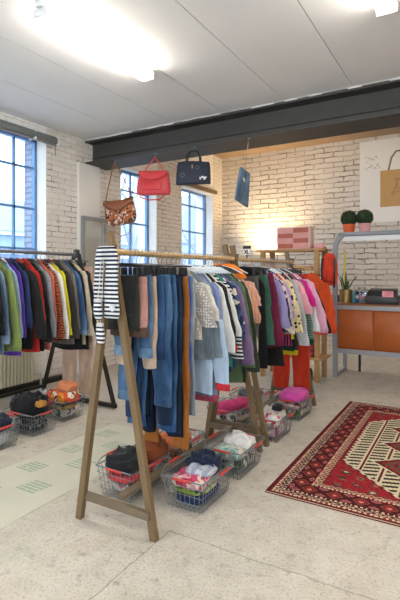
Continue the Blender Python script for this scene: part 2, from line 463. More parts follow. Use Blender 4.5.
for x, y, lab in ((-2.4, 6.9, 'unseen ceiling light added behind the beam nearer the windows'), (.3, 6.9, 'unseen ceiling light added behind the beam above the counter')):  # added lamps, hidden by the beam, to light the back room
    dup(proto, (x, y, ZB), PI/2, lab, 'added ceiling lights behind the beam')

# ------------------------------------------------------------------ outside the windows
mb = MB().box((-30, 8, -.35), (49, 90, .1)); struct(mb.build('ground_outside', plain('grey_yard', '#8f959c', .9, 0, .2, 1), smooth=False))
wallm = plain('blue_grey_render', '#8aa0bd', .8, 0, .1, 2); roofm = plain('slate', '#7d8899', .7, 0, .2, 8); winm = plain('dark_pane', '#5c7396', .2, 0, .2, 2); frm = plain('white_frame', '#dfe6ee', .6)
r = thing('neighbour_building', 'long blue-grey building with sloped roof outside the near window', 'building', (-15, 7, -.3))
MB().box((0, 0, 1.55), (5, 19, 3.1)).build('wall', wallm, r, False)
mb = MB(); mb.add([(2.8, -9.8, 3.0), (2.8, 9.8, 3.0), (0, 9.8, 4.5), (0, -9.8, 4.5), (-2.8, 9.8, 3.0), (-2.8, -9.8, 3.0)], [(0, 1, 2, 3), (3, 2, 4, 5), (0, 3, 5), (1, 4, 2), (0, 5, 4, 1)])
mb.build('roof', roofm, r, False)
for i in range(7):
    f = MB().box((2.53, -8+i*2.6, 1.75), (.08, 1.3, 1.3)).build('window', frm, r, False)
    MB().box((2.58, -8+i*2.6, 1.75), (.03, 1.1, 1.1)).build('pane', winm, f, False)
MB().box((2.6, 0, 2.95), (.16, 19.2, .14)).build('gutter', frm, r, False)
r = thing('gabled_house', 'pale gabled house seen through the second window', 'building', (-17, 22.5, -.3))
MB().box((0, 0, 1.7), (7, 7, 3.4)).build('wall', wallm, r, False)
mb = MB(); mb.add([(3.7, -3.7, 3.3), (3.7, 3.7, 3.3), (-3.7, 3.7, 3.3), (-3.7, -3.7, 3.3), (3.7, 0, 6.2), (-3.7, 0, 6.2)], [(0, 1, 4), (2, 3, 5), (1, 2, 5, 4), (3, 0, 4, 5), (0, 3, 2, 1)])
mb.build('roof', roofm, r, False)
for y in (-1.8, 1.8):
    f = MB().box((3.53, y, 1.9), (.08, 1.2, 1.3)).build('window', frm, r, False); MB().box((3.58, y, 1.9), (.03, 1.0, 1.1)).build('pane', winm, f, False)
def bare_tree(x, y, h, seed, lab):
    rr = random.Random(seed); mb = MB()
    def br(p, d, L, rad, dep):
        q = p+d*L; mb.tube([p, (p+q)/2+V((rr.uniform(-.04, .04),)*3)*L, q], [rad, rad*.85, rad*.65], 6)
        if dep:
            for k in range(3): br(q, (d+V((rr.uniform(-.7, .7), rr.uniform(-.7, .7), rr.uniform(-.1, .5)))).normalized(), L*.72, rad*.6, dep-1)
    br(V((0, 0, 0)), V((0, 0, 1)), h*.35, .13, 4)
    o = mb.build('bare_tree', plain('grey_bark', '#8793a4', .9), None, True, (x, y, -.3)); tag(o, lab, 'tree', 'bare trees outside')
bare_tree(-9.5, 11.8, 6.5, 3, 'bare pale tree outside the second window'); bare_tree(-10, 16.8, 7, 8, 'bare pale tree outside the far window')

# ------------------------------------------------------------------ rug and floor mat (patterns woven in as colour per cell)
def coloured_grid(name, x0, y0, x1, y1, nx, ny, fn, mat, th=.008):
    vs = []; fs = []
    cols = []
    for j in range(ny+1):
        for i in range(nx+1): vs.append((x0+(x1-x0)*i/nx, y0+(y1-y0)*j/ny, th+.0012*noise.noise(V((i*.06, j*.06, 1)))))
    for j in range(ny):
        for i in range(nx):
            a = j*(nx+1)+i; fs.append((a, a+1, a+nx+2, a+nx+1)); cols.append(fn((i+.5)/nx, (j+.5)/ny, i, j))
    n0 = len(vs)  # rim down to the floor
    ring = [i for i in range(nx+1)]+[j*(nx+1)+nx for j in range(1, ny+1)]+[ny*(nx+1)+i for i in range(nx-1, -1, -1)]+[j*(nx+1) for j in range(ny-1, 0, -1)]
    for k in ring: vs.append((vs[k][0], vs[k][1], .0005))
    m = len(ring)
    for k in range(m): fs.append((ring[(k+1) % m], ring[k], n0+k, n0+(k+1) % m)); cols.append(fn(.001, .001, 0, 0))
    me = bpy.data.meshes.new(name); me.from_pydata(vs, [], fs); me.materials.append(mat)
    at = me.color_attributes.new('Col', 'FLOAT_COLOR', 'CORNER')
    flat = []
    for p, c in zip(me.polygons, cols): flat += list(c)*p.loop_total
    at.data.foreach_set('color', flat); me.update()
    o = bpy.data.objects.new(name, me); C.objects.link(o); return o

RED = hexc('#9c222a'); DRED = hexc('#641a20'); DARK = hexc('#38201e'); CREAM = hexc('#d9c8a8'); GREEN = hexc('#3d5a40'); BROWN = hexc('#7a4a36'); PINK = hexc('#c9616a'); NAVY = hexc('#2b2f4a'); ORANGE = hexc('#a8553a'); TAN = hexc('#c9a68c')
RW, RL = 1.52, 2.40
def rug_fn(u, v, i, j):
    x = u*RW; y = v*RL
    ex = min(x, RW-x); ey = min(y, RL-y); e = min(ex, ey)
    # s runs along the border band
    s = y if ex < ey else x
    q = (math.sin(i*12.9898+j*78.233)*43758.5) % 1
    if e < .012: return CREAM if e == ey else DRED
    if e < .035: return DRED
    def barber(e0, w, c1, c2, per):
        f = ((s+(e-e0)*1.0) % per)/per
        return c1 if f < .5 else c2
    if e < .05: return CREAM if (s % .03) < .017 else RED
    if e < .085:
        a = (s % .05)/.05; h = abs((e-.05)/.035-.5)*2
        return TAN if abs(abs(a-.5)*2-h) < .26 else (DRED if h > .5 else DARK)
    if e < .10: return CREAM if (s % .03) < .012 else DARK
    if e < .235:
        a = (s % .16)/.16-.5; h = (e-.1675)/.0675
        d = abs(a)*2+abs(h)*.85
        if d < .20: return TAN if q > .4 else PINK
        if d < .42: return RED
        if d < .56: return DARK
        if d < .66: return ORANGE
        b2 = ((s+.08) % .16)/.16-.5
        d2 = abs(b2)*2.4+abs(abs(h)-.62)*1.8
        if d2 < .3: return GREEN
        if d2 < .5: return PINK
        return DRED if (abs(h) > .86) else hexc('#4a1a1c')
    if e < .25: return CREAM if (s % .026) < .013 else RED
    if e < .285:
        a = (s % .05)/.05; h = abs((e-.25)/.035-.5)*2
        return TAN if abs(abs(a-.5)*2-h) < .26 else BROWN
    if e < .30: return DARK if (s % .03) < .015 else RED
    # field
    cx = abs(x-RW/2); cy = y-RL/2; acy = abs(cy)
    # outer hexagon of cream with combed bars, red spandrels
    cy -= .06; acy = abs(cy); hx = .45; hy = .95; slant = .52
    lim = hx if acy < slant else hx*(1-(acy-slant)/(hy-slant))
    stepped = lim - .018*(int(acy/.03) % 2)
    if cx > stepped or acy > hy:
        k = cx - stepped
        if k < .022: return DRED
        if k < .04: return RED
        a = ((x*9.2) % 1)-.5; b = ((y*9.2+ (int(x*9.2) % 2)*.5) % 1)-.5
        rr = math.hypot(a, b); w = (int(x*9.2)*7+int(y*9.2)*13) % 5
        if rr < .15: return (GREEN, CREAM, ORANGE, GREEN, PINK)[w]
        if rr < .25: return (ORANGE, GREEN, NAVY, DARK, GREEN)[w]
        if abs(a+b) < .10 and rr < .48: return GREEN if w % 2 else BROWN
        return RED if q > .12 else DRED
    # medallions down the middle
    for m0 in (-.42, 0, .42):
        dm = cx/.27+abs(cy-m0)/.235
        if dm < .30: return (CREAM if q > .5 else GREEN) if dm < .12 else RED
        if dm < .45: return GREEN if ((cx*30) % 1) < .5 else DRED
        if dm < .78:
            g = (int(cx*38)+int(abs(cy-m0)*38)) % 5
            return GREEN if g == 0 else (DARK if g == 2 else RED)
        if dm < .90: return DRED
        if dm < .98: return CREAM
    if cx > stepped-.025: return CREAM
    # combed bars in cream: columns of slanted dark leaves beside a red stem
    col = (cx % .15)/.15
    if col < .10: return DRED
    f = ((cy+ (col-.5)*.05) % .062)/.062
    if f < .52 and .2 < col < .92: return DARK if f > .1 and f < .42 else GREEN
    return CREAM
rug = coloured_grid('oriental_rug', -1.14, 2.74, -1.14+RW, 2.74+RL, 190, 300, rug_fn, colour_attr_mat('wool_rug', .95, 160, .35, .6))
tag(rug, 'red oriental rug with cream medallion field lying on the concrete floor', 'rug')
mat_bg = hexc('#c9c7b4'); mat_gr = hexc('#a0ae9a')
MARKS = [(-2.73, 1.45), (-2.465, 1.24), (-2.73, 1.85), (-2.465, 1.64), (-2.73, 2.245), (-2.465, 2.04), (-2.73, 2.636), (-2.465, 2.46), (-2.73, 3.03), (-2.49, 2.86)]
def mat_fn(u, v, i, j):
    x = -2.88+.66*u; y = .9+2.36*v
    for mx, my in MARKS:
        dx = x-mx; dy = y-my
        for b in range(5):
            yy = (b-2)*.032
            if abs(dy-yy) < .009 and abs(dx-(b-2)*.006) < .085 and noise.noise(V((x*40, y*40, 2))) > -.38: return mat_gr
    return mat_bg
mt = coloured_grid('floor_mat', -2.88, .9, -2.22, 3.26, 110, 380, mat_fn, colour_attr_mat('vinyl_mat', .6, 5, .08, .1), .003)
tag(mt, 'pale cream floor runner with faded green dashes beside the front wooden rack', 'floor mat')

# ------------------------------------------------------------------ racks
def wood_rack(y0, y1, lab):
    L = y1-y0
    r = thing('clothes_rack', lab, 'clothes rack', (-1.68, y0, 0), 0, 'wooden clothes racks')
    for y, s in ((0, 1), (L, -1)):
        MB().bar((.25, y, 0), (-.060, y, 1.63), .032, .039, (1, 0, 0)).build('leg', M['oak'], r, False)
        MB().bar((-.25, y-s*.036, 0), (-.006, y-s*.036, 1.56), .032, .039, (1, 0, 0)).build('leg', M['oak'], r, False)
        MB().bar((-.235, y-s*.018, .13), (.235, y-s*.018, .13), .03, .04).build('crossbar', M['oak_long'], r, False)
    MB().tube([(0, -.03, 1.515), (0, L*.5, 1.512), (0, L+.03, 1.515)], .017, 12).build('rail', M['oak_rail'], r)
    MB().bar((0, .02, .155), (0, L-.02, .155), .05, .022).build('stretcher', M['oak_long'], r, False)
    return r
wood_rack(1.95, 3.34, 'front wooden A-frame clothes rack holding jeans and tops')
wood_rack(3.475, 4.79, 'rear wooden A-frame clothes rack holding green, maroon and pink clothes')
r = thing('clothes_rack', 'black and grey metal clothes rack along the radiator wall, full of jackets', 'clothes rack', (-3.7, 1.5, 0))
for y in (0, 2.12):
    for s in (-1, 1): MB().bar((s*.54, y, .02), (s*.03, y, 1.60), .03, .035, (1, 0, 0)).build('leg', M['black'], r, False)
    MB().bar((-.56, y, .035), (.56, y, .035), .035, .04).build('foot_bar', M['black'], r, False)
    MB().box((0, y, 1.61), (.06, .05, .09), bev=.008).build('joint', M['black'], r)
MB().tube([(0, -.05, 1.60), (0, 2.17, 1.60)], .017, 12).build('rail', M['steel'], r)
MB().bar((-.5, .02, .12), (-.5, 2.1, .12), .03, .03).build('stretcher', M['black'], r, False)

# ------------------------------------------------------------------ garments
def sgnpow(v, p): return math.copysign(abs(v)**p, v)
def flat_ring(cx, cy, z, w, t, n=22, fold=0, ph=0, k=3.0, zj=0, e=.78):
    pts = []
    for i in range(n):
        a = 2*PI*i/n
        x = w*sgnpow(math.cos(a), e); y = t/2*sgnpow(math.sin(a), e)
        y += fold*math.sin(k*x/max(w, .05)+ph)
        pts.append(V((cx+x, cy+y, z+zj*math.sin(2.3*x/max(w, .05)+ph))))
    return pts

def hanger(kind, y, rail, X, lab, group, rz, col):
    h = thing('clothes_hanger', lab, 'clothes hanger', (X, y, rail), rz, group)
    pts = [(-.021, 0, .004)]+[(.021*math.cos(a), 0, .003+.021*math.sin(a)) for a in [PI-PI*k/7 for k in range(8)]]+[(.016, 0, -.018), (.002, 0, -.03), (0, 0, -.055)]
    MB().tube(pts, .0022, 6).build('hook', M['steel'], h)
    if kind == 'top':
        MB().tube([(-.165, 0, -.118), (-.09, 0, -.082), (0, 0, -.062), (.09, 0, -.082), (.165, 0, -.118)], [.004, .006, .007, .006, .004], 8).build('shoulder_bar', col, h)
    else:
        MB().tube([(-.15, 0, -.075), (0, 0, -.062), (.15, 0, -.075)], .005, 8).build('crossbar', col, h)
        for s in (-1, 1):
            MB().box((s*.105, 0, -.108), (.018, .024, .055), bev=.004).build('clip', M['blackplastic'], h)
    return h

def top(y, lab, short, cat, mat, L=.78, hw=.20, sl=.60, sw=.062, out=.07, t=.042, rail=1.515, X=-1.68, rz=0, group=None, sleeve=None, collar=None,
        cuff=None, hood=None, hem=None, tilt=0, hcol='blackplastic', name=None, seed=None, flare=.06, zip_=None, panel=None):
    seed = int(y*1000)+int(abs(X)*100) if seed is None else seed
    rr = random.Random(seed); ph = rr.uniform(0, 6)
    g = thing(name or cat.replace(' ', '_'), lab, cat, (X, y, rail), rz, group)
    g.rotation_euler = (0, tilt, rz)
    smat = sleeve or mat; t = t*.88
    z0 = -.082
    prof = [(z0, .055, .030), (z0-.012, .080, .036), (z0-.040, hw*.52, t*.85), (z0-.080, hw*.76, t*.95), (z0-.125, hw*.93, t), (z0-.18, hw, t)]
    rows = 11
    for k in range(1, rows+1):
        s = k/rows; z = z0-.18-(L-.18)*s
        prof.append((z, hw*(1+flare*s+.015*math.sin(5*s+ph)), t*(1-.12*s)))
    rings = []
    for k, (z, w, tt) in enumerate(prof):
        s = max(0, k-4)/(len(prof)-5)
        rings.append(flat_ring(.004*math.sin(4*s+ph), 0, z, w, tt, 26, .007*s+.003, ph+1.2*s, 4.2, .008*s))
    MB().loft(rings).build('body', mat, g)
    for sd in (-1, 1):
        if not sl: break
        rs = []; n = 13
        for k in range(n+1):
            u = k/n
            cx = sd*(hw-.045+out*1.45*(1.45*u-.45*u*u)); z = z0-.095-sl*u+.03*u*u
            w = sw*(1.12-.30*u)*(1+.05*math.sin(19*u+ph)); tt = t*(1.02-.14*u)*(1+.07*math.sin(13*u+ph*2))
            if k == 0: w *= .55; tt *= .6
            if k == n: w *= .93
            rs.append(flat_ring(cx+.004*math.sin(11*u+ph), .004*math.sin(7*u+ph)-.002, z, w, tt, 16, .003, ph+u*9, 2.5, -sd*0, 1.0))
        # slope the cuff square to the sleeve
        so = MB().loft(rs).build('sleeve', smat, g)
        if cuff:
            cx = sd*(hw-.045+out*1.45); z = z0-.065-sl
            MB().loft([flat_ring(cx, -.002, z+dz, sw*.80*f, t*.86*f, 16) for dz, f in ((.006, .9), (.0, 1.0), (-.035, .97), (-.040, .88))]).build('cuff', cuff, so)
    if hem:
        MB().loft([flat_ring(0, 0, z0-L+dz, hw*(1+flare)*f, t*.93*f, 24) for dz, f in ((.006, .97), (.0, 1.01), (-.04, .99), (-.045, .94))]).build('hem_band', hem, g)
    cm = collar or mat
    MB().loft([flat_ring(0, 0, z0+dz, w, tt, 18) for dz, w, tt in ((-.020, .088, .040), (.004, .066, .040), (.016, .058, .036), (.012, .046, .024), (-.006, .042, .018))]).build('collar', cm, g)
    if hood:
        MB().loft([flat_ring(0, .010, z0+dz, w, tt, 16, .004, ph) for dz, w, tt in ((.014, .05, .03), (.002, .10, .044), (-.06, .115, .046), (-.14, .09, .044), (-.19, .04, .03))]).build('hood', hood, g)
    if zip_:
        MB().box((0, -t/2-.003, z0-.05-L*.45), (.012, .006, L*.86)).build('front_zip', zip_, g)
    if panel:   # broad front placket
        MB().box((.015, -t/2-.002, z0-.06-L*.44), (.035, .006, L*.84), bev=.002).build('placket', panel, g)
    hanger('top', y, rail, X, 'hanger holding the ' + short, group and 'hangers ' + group.split(' ', 1)[1], rz, M[hcol])
    return g

def trousers(y, lab, short, mat, L=.95, hw=.165, hem=.10, t=.036, rail=1.515, X=-1.68, rz=0, group=None, band=None, turnup=None, cat='trousers', tilt=0, name=None, patch=None):
    rr = random.Random(int(y*1000)); ph = rr.uniform(0, 6)
    g = thing(name or cat, lab, cat, (X, y, rail), rz, group)
    g.rotation_euler = (0, tilt, rz)
    z0 = -.125-rr.uniform(0, .022); cr = .25; ox = rr.uniform(-.012, .012)
    g.location.x += ox
    MB().loft([flat_ring(0, 0, z0-dz, hw*w, t*f, 26, .004*dz/cr, ph) for dz, w, f in ((.03, .96, .9), (.05, .98, 1), (.12, 1.02, 1.05), (.19, 1.04, 1.05), (.25, 1.04, 1.0), (.275, 1.0, .8))]).build('seat', mat, g)
    for sd in (-1, 1):
        rs = []; n = 12; L2 = L-.20
        for k in range(n+1):
            u = k/n; v = max(0, (u-.06)/.94)**.8; w = hw*.50*(1-v)+hem*v
            w *= 1+.05*math.sin(15*u+ph+sd)
            cx = sd*(hw*.51*(1-v)+(hw*1.0-hem)*v + .006*math.sin(4*u+ph))
            tt = t*(1.0+.10*math.sin(11*u+ph*2+sd))
            if k == 0: w *= .8; tt *= .7
            rs.append(flat_ring(cx, .004*math.sin(6*u+ph), z0-.20-L2*u, w, tt, 18, .004, ph+sd+3*u, 2.6, .003*u, 1.0))
        lo = MB().loft(rs).build('leg', mat, g)
        if turnup:
            cx = sd*(hw-hem)
            MB().loft([flat_ring(cx, 0, z0-.20-L2+dz, hem*1.03*f, t*1.12*f, 18, .004, ph+sd+3, 2.6, 0, 1.0) for dz, f in ((.05, .97), (.045, 1.02), (0, 1.03), (-.006, .97))]).build('turn_up', turnup, lo)
    MB().loft([flat_ring(0, 0, z0+dz, hw*w, t*f, 26) for dz, w, f in ((.0, .93, .7), (.002, .965, .98), (-.036, .985, 1.02), (-.042, .96, .9))]).build('waistband', band or mat, g)
    if patch: MB().box((hw*.5, -t/2-.004, z0-.15), (.085, .006, .10), bev=.003).build('pocket', patch, g)
    hanger('clip', y, rail, X+ox, 'clip hanger holding the ' + short, group and 'hangers ' + group.split(' ', 1)[1], rz+rr.uniform(-.05, .05), M['blackplastic'])
    return g

F = fabric
# ---- left rack, near end first
GL = 'garments on the metal rack'
kw = dict(rail=1.60, X=-3.7, group=GL)
top(2.30, 'dark brown jacket cut off by the left edge of the photo', 'dark brown jacket at the left edge', 'jacket', F('#2b2622'), L=.80, t=.06, **kw)
top(2.385, 'red plaid shirt beside the black top at the left edge', 'red plaid shirt', 'shirt', F('#b8342e', 'plaid', '#d8c8b8'), L=.72, **kw)
top(2.44, 'mustard yellow knit sweater sleeve peeking out between dark clothes at far left', 'mustard sweater', 'sweater', F('#dba528'), L=.70, sl=.55, t=.05, **kw)
top(2.50, 'black top at the far left of the metal rack', 'black top at far left', 'shirt', F('#1c1c20'), L=.78, sl=.58, **kw)
top(2.555, 'pale washed denim jacket next to the olive green shirt', 'washed denim jacket', 'jacket', F('#6d8db0', 'denim', '#a9bfd2'), L=.83, sl=.66, t=.048, **kw)
top(2.625, 'olive green overshirt with long sleeve on the metal rack', 'olive green overshirt', 'overshirt', F('#7d8d4c'), L=.80, sl=.69, out=.10, sw=.075, t=.058, cuff=F('#75854a'), **kw)
top(2.685, 'light blue shirt with white collar between olive and purple clothes', 'light blue shirt', 'shirt', F('#a6c4da'), L=.82, sl=.62, t=.034, collar=F('#e3e5e6'), **kw)
top(2.73, 'bright purple long-sleeved top on the metal rack', 'purple top', 'sweater', F('#5a33a0'), L=.86, sl=.63, out=.06, t=.038, **kw)
top(2.79, 'navy blue shirt hanging just behind the purple top', 'navy shirt behind the purple top', 'shirt', F('#2a3a66'), L=.76, sl=.55, t=.038, **kw)
top(2.865, 'black track jacket with red shoulder piping on the metal rack', 'black track jacket with red piping', 'track jacket', F('#23211f'), L=.78, sl=.61, out=.12, sw=.085, t=.066, collar=F('#d63a2c'), cuff=F('#1d1b1a'), hem=F('#1d1b1a'), zip_=M['red'], **kw)
top(2.935, 'scarlet red top whose hem shows under the black track jacket', 'scarlet top', 'shirt', F('#d8302a'), L=.86, sl=.50, t=.036, **kw)
top(2.985, 'black wool jacket with long sleeve next to the grey sweatshirt', 'black wool jacket', 'jacket', F('#201f20'), L=.86, sl=.70, out=.09, t=.044, **kw)
top(3.04, 'plain grey sweatshirt on the metal rack', 'grey sweatshirt', 'sweatshirt', F('#9a9c9f', 'melange'), L=.79, sl=.66, out=.09, t=.044, **kw)
top(3.09, 'coral pink cardigan with thin sleeve on the metal rack', 'coral cardigan', 'cardigan', F('#d9776a'), L=.86, sl=.62, out=.06, t=.036, **kw)
top(3.135, 'orange and black animal striped blouse on the metal rack', 'orange animal striped blouse', 'blouse', F('#c8643c', 'tiger', '#2a1a16'), L=.78, sl=.68, out=.095, t=.040, **kw)
top(3.185, 'off-white jacket with navy shoulder between striped and yellow clothes', 'off-white jacket', 'jacket', F('#e6e3da'), L=.77, sl=.69, out=.10, sw=.068, t=.046, collar=F('#2c3f68'), **kw)
top(3.235, 'bright yellow top with red collar on the metal rack', 'yellow top with red collar', 'shirt', F('#e8d921'), L=.74, sl=.66, out=.09, t=.038, collar=F('#d43a2a'), **kw)
top(3.305, 'dark brown-grey coat with wide sleeve next to the yellow top', 'dark brown-grey coat', 'coat', F('#3a3634'), L=.79, sl=.70, out=.10, sw=.078, t=.056, **kw)
top(3.37, 'taupe knit jumper just before the blue denim jacket', 'taupe jumper', 'sweater', F('#8a8078', 'melange'), L=.84, sl=.62, t=.044, **kw)
top(3.425, 'bright blue denim jacket with worn cuff near the rack end', 'bright blue denim jacket', 'jacket', F('#3f72ad', 'denim', '#7ba4cf'), L=.70, sl=.64, out=.10, sw=.066, t=.046, cuff=F('#5585bb', 'denim', '#9bbbdc'), **kw)
top(3.48, 'black bomber jacket between the denim jacket and cream coat', 'black bomber jacket', 'jacket', F('#242427'), L=.92, sl=.66, out=.07, t=.042, **kw)
top(3.535, 'cream wool coat at the far end of the metal rack', 'cream wool coat', 'coat', F('#ddcfb2'), L=.86, sl=.70, out=.08, sw=.07, t=.046, **kw)
top(3.585, 'black dress last at the far end of the metal rack', 'black dress at the rack end', 'dress', F('#29272a'), L=.92, sl=.40, t=.034, flare=.1, **kw)
trousers(3.665, 'pale pink wide-leg trousers reaching almost to the floor behind the metal rack end', 'pale pink wide trousers', F('#d9b49a'), L=1.38, hw=.23, hem=.105, t=.04, X=-3.72, rail=1.60, group=GL)

# ---- front wooden rack: trousers
GA = 'garments on the front wooden rack'
kw = dict(group=GA)
J = lambda c, c2=None: F(c, 'denim', c2)
trousers(2.002, 'dark olive-black cropped trousers right behind the front legs', 'dark olive-black trousers', F('#2a2a26'), L=.30, hw=.115, hem=.055, t=.03, **kw)
trousers(2.040, 'salmon pink trousers with brown pocket tag on the front rack', 'salmon pink trousers', F('#b98474'), L=.33, hw=.135, hem=.064, t=.034, patch=None, turnup=F('#5d4335'), **kw)
trousers(2.076, 'cropped light blue jeans with frayed hem on the front rack', 'cropped light blue jeans', J('#3a6796', '#7ea6c8'), L=.46, hw=.138, hem=.045, t=.03, turnup=J('#5d8ab4', '#9fc0da'), **kw)
trousers(2.110, 'beige chino trousers with straight hem on the front rack', 'beige chino trousers', F('#bfa690'), L=.52, hw=.147, hem=.046, t=.032, **kw)
trousers(2.145, 'dark blue cropped jeans behind the beige chinos', 'dark blue cropped jeans', J('#22406c', '#4a73a6'), L=.47, hw=.175, hem=.055, t=.032, **kw)
trousers(2.178, 'wide mid-blue jeans with deep stitched hems on the front rack', 'wide mid-blue jeans', J('#365f8d', '#6c95bd'), L=.75, hw=.195, hem=.058, t=.036, turnup=J('#4a769f', '#86abc9'), **kw)
trousers(2.218, 'dark indigo slim jeans in front of the light blue pair', 'dark indigo slim jeans', J('#1d3355', '#34557c'), L=.86, hw=.178, hem=.055, t=.034, **kw)
trousers(2.256, 'long medium blue jeans with faded knees on the front rack', 'long faded medium blue jeans', J('#3466a0', '#6f9fd0'), L=.92, hw=.182, hem=.07, t=.036, **kw)
trousers(2.294, 'dark green cargo trousers between blue jeans', 'dark green cargo trousers', F('#2f3a30'), L=.85, hw=.165, hem=.06, t=.034, **kw)
trousers(2.332, 'navy blue straight jeans beside the rust corduroys', 'navy straight jeans', J('#1f3352', '#3a5880'), L=.95, hw=.17, hem=.06, t=.034, **kw)
trousers(2.370, 'black long trousers just in front of the rust corduroys', 'black long trousers', F('#212024'), L=1.0, hw=.165, hem=.06, t=.034, **kw)
trousers(2.410, 'rust orange corduroy trousers, the longest on the front rack', 'rust orange corduroys', F('#b8702a', 'cord'), L=1.06, hw=.168, hem=.055, t=.036, **kw)
trousers(2.450, 'bright cobalt blue trousers between rust corduroys and pale jeans', 'cobalt blue trousers', F('#1f5bc0'), L=.60, hw=.155, hem=.07, t=.032, **kw)
trousers(2.486, 'pale bleached jeans right behind the rust corduroys', 'pale bleached jeans', J('#9db4c8', '#d5dee6'), L=.88, hw=.175, hem=.06, t=.032, **kw)
# tops
top(2.526, 'grey and white dotted short-sleeved blouse on the front rack', 'dotted blouse', 'blouse', F('#b3a89a', 'dots', '#efece6'), L=.44, hw=.175, sl=.31, sw=.07, out=.085, t=.036, hcol='clearplastic', **kw)
top(2.568, 'cream knitted short-sleeved sweater beside the dotted blouse', 'cream knitted sweater', 'sweater', F('#dcd7c8', 'melange'), L=.46, hw=.175, sl=.27, sw=.075, out=.085, t=.040, hcol='clearplastic', **kw)
top(2.606, 'grey washed denim vest with buttons below the cream sweater', 'grey denim vest', 'vest', J('#93a3ad', '#cfd8db'), L=.60, hw=.225, sl=0, t=.036, hcol='clearplastic', **kw)
top(2.642, 'pale denim shirt with frayed hem on the front rack', 'pale denim shirt', 'shirt', J('#9fb2bd', '#d5dcdf'), L=.58, hw=.18, sl=.52, out=.07, t=.036, hcol='clearplastic', **kw)
top(2.682, 'sky blue and lavender blouse, its sleeve two shades of blue', 'two-tone blue blouse', 'blouse', F('#c2d6ec', 'yoke', '#8795c8', .42), L=.84, hw=.19, sl=.70, sw=.068, out=.085, t=.038, cuff=F('#d0333c'), hcol='clearplastic', **kw)
top(2.722, 'light blue denim dress reaching low under the tops', 'light blue denim dress', 'dress', J('#8da6c4', '#bccbdc'), L=.86, hw=.185, sl=.45, out=.05, t=.036, flare=.14, hem=F('#a9445a'), hcol='clearplastic', **kw)
top(2.760, 'plain white blouse in the middle of the front rack', 'plain white blouse', 'blouse', F('#e8e6e1'), L=.60, hw=.18, sl=.50, out=.10, t=.034, hcol='clearplastic', **kw)
top(2.800, 'black jacket with bright red cuff and edge on the front rack', 'black jacket with red cuff', 'jacket', F('#2d2a2a'), L=.62, hw=.185, sl=.46, out=.085, sw=.068, t=.038, cuff=F('#c9202e'), hcol='clearplastic', **kw)
top(2.838, 'ivory cotton jumper before the black and white striped shirt', 'ivory cotton jumper', 'sweater', F('#dfdcd2'), L=.56, hw=.185, sl=.40, out=.10, t=.036, hcol='clearplastic', **kw)
top(2.880, 'black and white banded long-sleeved shirt on the front rack', 'black and white banded shirt', 'shirt', F('#e9e7e3', 'bands', '#23252c', 38), L=.62, hw=.185, sl=.56, sw=.064, out=.095, t=.036, hcol='clearplastic', **kw)
top(2.920, 'teal green tunic whose hem shows below the striped shirt', 'teal tunic', 'tunic', F('#3f8f7c'), L=.70, hw=.20, sl=0, out=.05, t=.036, hcol='clearplastic', **kw)
top(2.960, 'navy floral blouse with white flecks next to the mauve sweatshirt', 'navy floral blouse', 'blouse', F('#2e3c5c', 'floral', '#48608c'), L=.74, hw=.19, sl=.44, out=.08, t=.036, hcol='clearplastic', **kw)
top(3.005, 'dusty mauve purple sweatshirt with full sleeve on the front rack', 'mauve sweatshirt', 'sweatshirt', F('#836a8c'), L=.56, hw=.19, sl=.58, sw=.074, out=.10, t=.046, cuff=F('#7b6284'), hcol='clearplastic', **kw)
top(3.050, 'medium blue denim shirt showing below the mauve sweatshirt', 'blue denim shirt', 'shirt', J('#42648f', '#7391b5'), L=.72, hw=.185, sl=.54, out=.08, t=.034, **kw)
top(3.095, 'sage green long coat on the front rack', 'sage green coat', 'coat', F('#5f7752'), L=.84, hw=.20, sl=.66, sw=.066, out=.075, t=.042, **kw)
top(3.145, 'dark olive coat with long straight sleeve near the middle frame', 'dark olive coat', 'coat', F('#3a4030'), L=.86, hw=.20, sl=.70, sw=.068, out=.085, t=.044, **kw)
top(3.195, 'cream long blouse with dark buttons near the middle frame', 'cream long blouse', 'blouse', F('#d6ccb8'), L=.62, hw=.18, sl=.58, out=.08, t=.034, hcol='clearplastic', **kw)
oc = top(3.245, 'peach striped cardigan with vivid orange shoulders near the middle frame', 'peach striped cardigan', 'cardigan', F('#d9a287', 'stripes', '#cf9070', 34), L=.40, hw=.165, sl=.35, sw=.075, out=.085, t=.040, **kw)
MB().loft([flat_ring(-.02, 0, z, w, tt, 20, .003, 1, 3, 0, .9) for z, w, tt in ((-.040, .06, .03), (-.052, .10, .046), (-.09, .155, .052), (-.135, .195, .052), (-.155, .20, .046), (-.16, .17, .03))]).build('shoulder_wrap', F('#ef8122'), oc)
top(3.295, 'peach pink loose blouse by the middle frame', 'peach blouse', 'blouse', F('#d6a08e'), L=.36, hw=.165, sl=.22, sw=.08, out=.07, t=.036, hcol='clearplastic', **kw)

# ---- rear wooden rack
GB = 'garments on the rear wooden rack'
kw = dict(group=GB)
trousers(3.545, 'slim grey trousers at the near end of the rear rack', 'slim grey trousers', F('#5c5a58'), L=.60, hw=.155, hem=.07, t=.034, **kw)
top(3.60, 'black skirt-length top before the forest green trousers', 'black skirt-length top', 'top', F('#1f1f20'), L=.84, hw=.19, sl=0, t=.036, **kw)
trousers(3.70, 'forest green velvet trousers on the rear wooden rack', 'forest green trousers', F('#3c6652'), L=.60, hw=.155, hem=.074, t=.044, tilt=-.10, **kw)
trousers(3.80, 'maroon velvet wide trousers on the rear wooden rack', 'maroon velvet trousers', F('#701f3e'), L=.64, hw=.16, hem=.078, t=.052, tilt=-.17, **kw)
top(3.865, 'black velvet dress hanging low behind the maroon trousers', 'black velvet dress', 'dress', F('#232021'), L=.86, hw=.17, sl=0, t=.042, flare=.5, **kw)
top(3.915, 'lilac soft sweater right behind the maroon trousers', 'lilac sweater', 'sweater', F('#a598c8'), L=.54, hw=.185, sl=.46, out=.07, t=.038, hcol='clearplastic', **kw)
